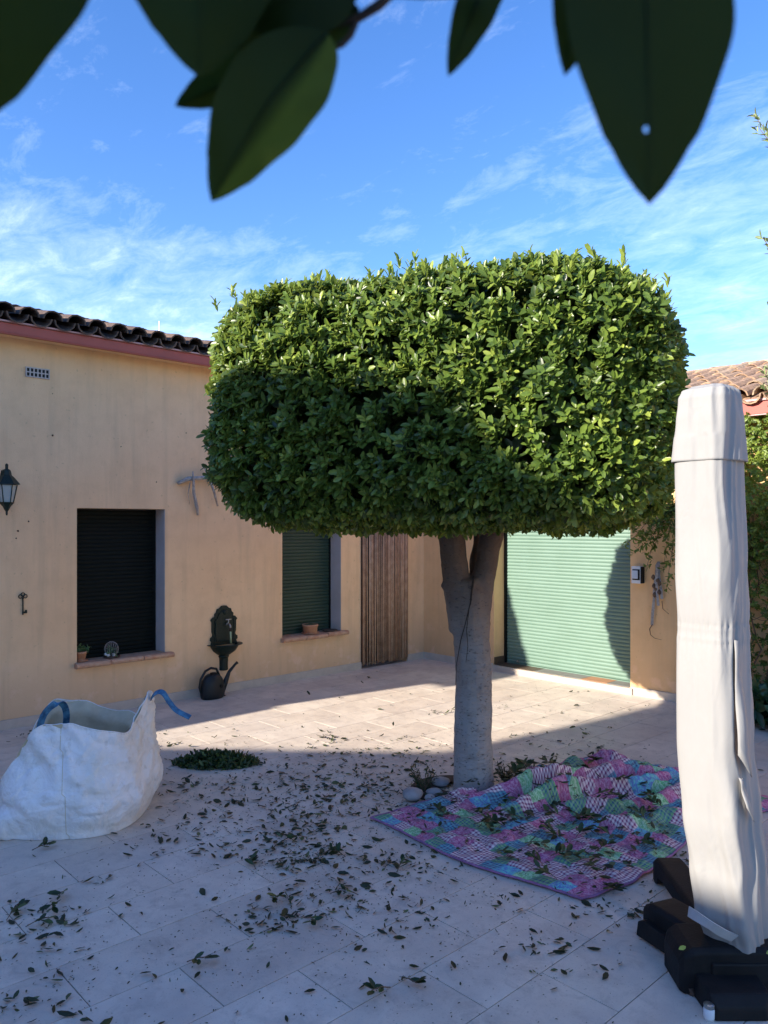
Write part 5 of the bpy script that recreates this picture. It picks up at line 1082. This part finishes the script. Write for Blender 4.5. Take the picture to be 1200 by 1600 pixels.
for k, (x0, x1, z1) in enumerate(((-3.6,-4.13,1.66),(-3.7,-4.10,1.78),(-3.6,-4.02,1.48),(-3.65,-3.95,1.56),(-3.62,-3.90,1.35),(-3.55,-3.80,1.62),(-3.55,-3.70,1.42),(-3.5,-3.66,1.2),(-3.75,-4.05,1.86),(-3.6,-3.85,1.75),(-3.9,-4.15,1.9),(-3.5,-3.6,1.5),(-3.5,-3.72,1.8))):
    z0 = 2.05; pl = [(x0+(x1-x0)*s_**1.3, 7.44-0.12*math.sin(math.pi*s_*0.8)-0.02*(k%4), z0+(z1-z0)*s_**1.1+0.06*math.sin(s_*5+k)) for s_ in np.linspace(0, 1, 12)]
    b.tube(pl, 0.0025, 4)
    for i in range(2, 12):
        for r__ in range(2): Cv.append(np.array(pl[i]) + rng.normal(size=3)*0.02); Dv.append([x1-x0, -0.3, -0.5])
obj('stems', b, M['bush'], vn, smooth=True)
P1, D1, N1, L1, W1, k1 = shoots(np.array(Cv), np.array(Dv)+rng.normal(size=(len(Cv),3))*0.4, 4, 0.055, (0.5,1.2), 0.5); V,*_ = leaf_arrays(P1, D1, N1, L1, W1); leaves_obj('leaves', V, rng.uniform(0,.6,len(P1)), M['ivy'], vn)
# broad-leaved plant at the foot of the wall
fp = thing('border_plant', 'low dark green broad-leaved plant at the foot of the climber wall', 'plant', (-2.65, 7.1, 0))
n = 170; a = rng.uniform(0, 6.28, n); Cf = np.column_stack([rng.uniform(-2.95,-1.2,n), rng.uniform(6.95, 7.4, n), rng.uniform(0.03, 0.33, n)])
P1, D1, N1, L1, W1, k1 = shoots(Cf, np.array([0,-.4,1.])+rng.normal(size=Cf.shape)*0.4, 5, 0.15, (0.5,1.3), 0.5); V,*_ = leaf_arrays(P1, D1, N1, L1, W1); V[:,:,2] = np.maximum(V[:,:,2], 0.01); leaves_obj('foliage', V, rng.uniform(0,1,len(P1)), M['bushleaf'], fp)

# slim tree just outside the right edge: only twig tips reach into the picture
st = thing('silvery_shrub', 'silvery green shrub whose twig tips enter at the right picture edge', 'shrub', cp(1330, 1180, 5.6))
b = MB(); base = cp(1330,1200,5.6); base.z = 0; trunk_top = cp(1330,250,5.6)
b.tube([base, (base+trunk_top)/2+Vector((0.05,0,0)), trunk_top], [0.05,0.035,0.012], 8); Cs = []; Ds = []
tips = [(1178,180),(1186,200),(1192,372),(1196,585),(1198,575),(1192,600),(1205,480),(1215,300),(1225,230),(1230,420),(1220,540),(1240,620),(1260,350),(1280,200),(1210,640),(1250,700),(1300,500),(1350,300),(1400,400),(1380,600)]
for (px, py) in tips:
    e = cp(px, py, 5.6+random.uniform(-.2,.3)); s0 = cp(1325, min(py+170, 900), 5.6); md = (e+s0)/2 + Vector((0,0,-0.03)); b.tube([s0, md, e], [0.008,0.005,0.002], 5)
    nsh = 5 if px < 1200 else 10
    for s_ in np.linspace(0, 0.75 if px > 1200 else 0.35, nsh):
        q = e*(1-s_)+md*s_; Cs.append(np.array(q)+rng.normal(size=3)*0.008); Ds.append(np.array(e-s0))
    if px > 1199:
        for _ in range(40): Cs.append(np.array(e + RR*random.uniform(.08,.4) + Vector((random.uniform(-.1,.1), random.uniform(-.1,.1), random.uniform(-.15,.15))))); Ds.append(randdir(1)[0])
obj('stems', b, M['bush'], st, smooth=True)
P1, D1, N1, L1, W1, k1 = shoots(np.array(Cs), np.array(Ds)+rng.normal(size=(len(Cs),3))*0.1, 4, 0.062, (0.3,0.8), 0.36); V,*_ = leaf_arrays(P1, D1, N1, L1, W1); leaves_obj('leaves', V, rng.uniform(0,1,len(P1)), M['olive'], st)

# ------------------------------------------------------------------ overhanging branch close above the camera
ob = thing('overhanging_tree', 'dark ficus branch with big out-of-focus leaves hanging over the top of the picture', 'tree', (1.5, -1.2, 0))
def bigleaf(base_, tip_, hw, Z, bend=0.0, tilt=0.0, hole=None, fold=0.12, wmax=0.45, Zt=None, lit=False):
    p0 = cp(*base_, Z); p1 = cp(*tip_, Zt or Z); d = p1-p0; ln_ = d.length; dn = d.normalized()
    sd = dn.cross(F3).normalized(); sd = (sd + F3*tilt).normalized(); nn = dn.cross(sd).normalized(); hwm = hw/1200*Z
    NL, NWd = 30, 7; vs = []
    for i in range(NL+1):
        t_ = i/NL; te = t_**(math.log(0.5)/math.log(wmax)); w_ = math.sin(math.pi*te)**0.72
        if t_ > 0.86: w_ *= 0.94
        w_ = max(w_, 0.015)*hwm
        c_ = p0 + d*t_ + sd*(bend*hwm*math.sin(math.pi*t_)) + nn*(0.06*ln_*math.sin(math.pi*t_))
        for j in range(-NWd, NWd+1):
            s_ = j/NWd; vs.append(c_ + sd*w_*s_*(1+0.02*math.sin(t_*23+j)) + nn*(fold*w_*abs(s_)**1.3 + 0.004*ln_*math.sin(t_*17+abs(s_)*3)))
    fs = []; m_ = 2*NWd+1
    for i in range(NL):
        for j in range(m_-1):
            if hole and hole == (i, j):
                k0 = i*m_+j; q4 = [vs[k0], vs[k0+1], vs[k0+m_+1], vs[k0+m_]]; o8 = []
                for e_ in range(4): o8 += [q4[e_], (q4[e_]+q4[(e_+1)%4])/2]
                cen = sum(q4, Vector())/4; b0 = len(vs); hr = min((q4[0]-q4[1]).length, (q4[1]-q4[2]).length)*0.42; vs += o8 + [cen + (p_-cen).normalized()*hr*random.uniform(.8,1.1) for p_ in o8]
                fs += [(b0+e_, b0+(e_+1)%8, b0+8+(e_+1)%8, b0+8+e_) for e_ in range(8)]; continue
            fs.append((i*m_+j, i*m_+j+1, (i+1)*m_+j+1, (i+1)*m_+j))
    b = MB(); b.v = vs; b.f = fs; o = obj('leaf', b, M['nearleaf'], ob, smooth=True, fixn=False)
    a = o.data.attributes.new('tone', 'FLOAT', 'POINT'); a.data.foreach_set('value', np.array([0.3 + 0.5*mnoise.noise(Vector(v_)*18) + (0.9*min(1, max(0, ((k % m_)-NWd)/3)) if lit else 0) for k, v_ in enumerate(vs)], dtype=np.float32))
    vb = MB(); vb.tube([vs[i*m_+NWd]-nn*0.0004 for i in range(NL)], [0.0011*(1-i/NL*0.8) for i in range(NL)], 5); obj('midrib', vb, M['nearleaf'], o, smooth=True)
    return o
bigleaf((110,-320), (-80,225), 138, 0.24, 0.1, 0.1)
bigleaf((330,-230), (313,122), 128, 0.26, -0.05, 0.15)
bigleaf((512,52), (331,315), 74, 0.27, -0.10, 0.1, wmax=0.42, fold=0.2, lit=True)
bigleaf((440,70), (274,166), 34, 0.29, 0.25, 0.4, fold=0.5)
bigleaf((560,14), (350,62), 62, 0.28, 0.0, 0.2)
bigleaf((560,-60), (380,40), 75, 0.275, 0.0, 0.2)
bigleaf((790,-90), (700,119), 34, 0.28, -0.15, 0.3)
bigleaf((560,-12), (790,-6), 26, 0.27, 0.0, 0.2)
bigleaf((985,-260), (1014,319), 132, 0.23, -0.03, 0.05, hole=(24, 6), wmax=0.46)
bigleaf((960,-220), (882,118), 60, 0.25, -0.3, 0.3)
bigleaf((1040,-200), (1130,20), 50, 0.26, 0.1, 0.3)
b = MB(); b.tube([cp(452,52,0.285), cp(480,50,0.282), cp(530,40,0.28), cp(560,28,0.28), cp(592,8,0.282), cp(640,-40,0.29), cp(760,-160,0.32), cp(900,-300,0.36)], [0.0010,0.0013,0.0015,0.0016,0.0019,0.0024,0.0032,0.004], 8)
b.tube([cp(520,76,0.278), cp(535,70,0.278), cp(548,55,0.279), cp(556,36,0.28)], [0.0009,0.0010,0.0012,0.0013], 6); b.tube([cp(470,66,0.275), cp(477,58,0.278), cp(484,50,0.28)], 0.0009, 6)
b.tube([cp(900,-300,0.36), cp(985,-275,0.25)], [0.003,0.0012], 6); b.tube([cp(760,-160,0.32), cp(790,-95,0.285)], [0.002,0.001], 6); b.tube([cp(640,-40,0.29), cp(560,-62,0.277)], [0.0016,0.001], 6); b.tube([cp(640,-40,0.29), cp(600,-200,0.3), cp(330,-232,0.262), cp(45,-332,0.242)], [0.002,0.002,0.0016,0.001], 6)
e0 = cp(900,-300,0.36); b.tube([e0, Vector((0.05,-0.35,2.5)), Vector((0.2,-1.1,2.7)), Vector((0.8,-1.3,2.75)), Vector((1.45,-1.15,2.5))], [0.004,0.010,0.016,0.025,0.04], 8)
obj('branch', b, M['soil'], ob, smooth=True)
obj('trunk', MB().tube([(1.5,-1.2,0),(1.52,-1.22,1.2),(1.45,-1.15,2.5)], [0.10,0.085,0.06], 12), M['bark'], ob, smooth=True)
n = 760; Co = np.array([0.05,-1.25,2.75]) + randdir(n)*rng.uniform(0.3,1,n)[:,None]*np.array([0.78,0.5,0.38]); keep = (Co @ np.array(F3)) < 0.35; Co = Co[keep]  # unseen leaf cluster added behind the camera to keep sun off the near leaves
P1, D1, N1, L1, W1, k1 = shoots(Co, randdir(len(Co)), 7, 0.09, (0.5,1.2), 0.5); V,*_ = leaf_arrays(P1, D1, N1, L1, W1); leaves_obj('foliage', V, rng.uniform(0,.7,len(P1)), M['leaf'], ob)['kind'] = 'stuff'
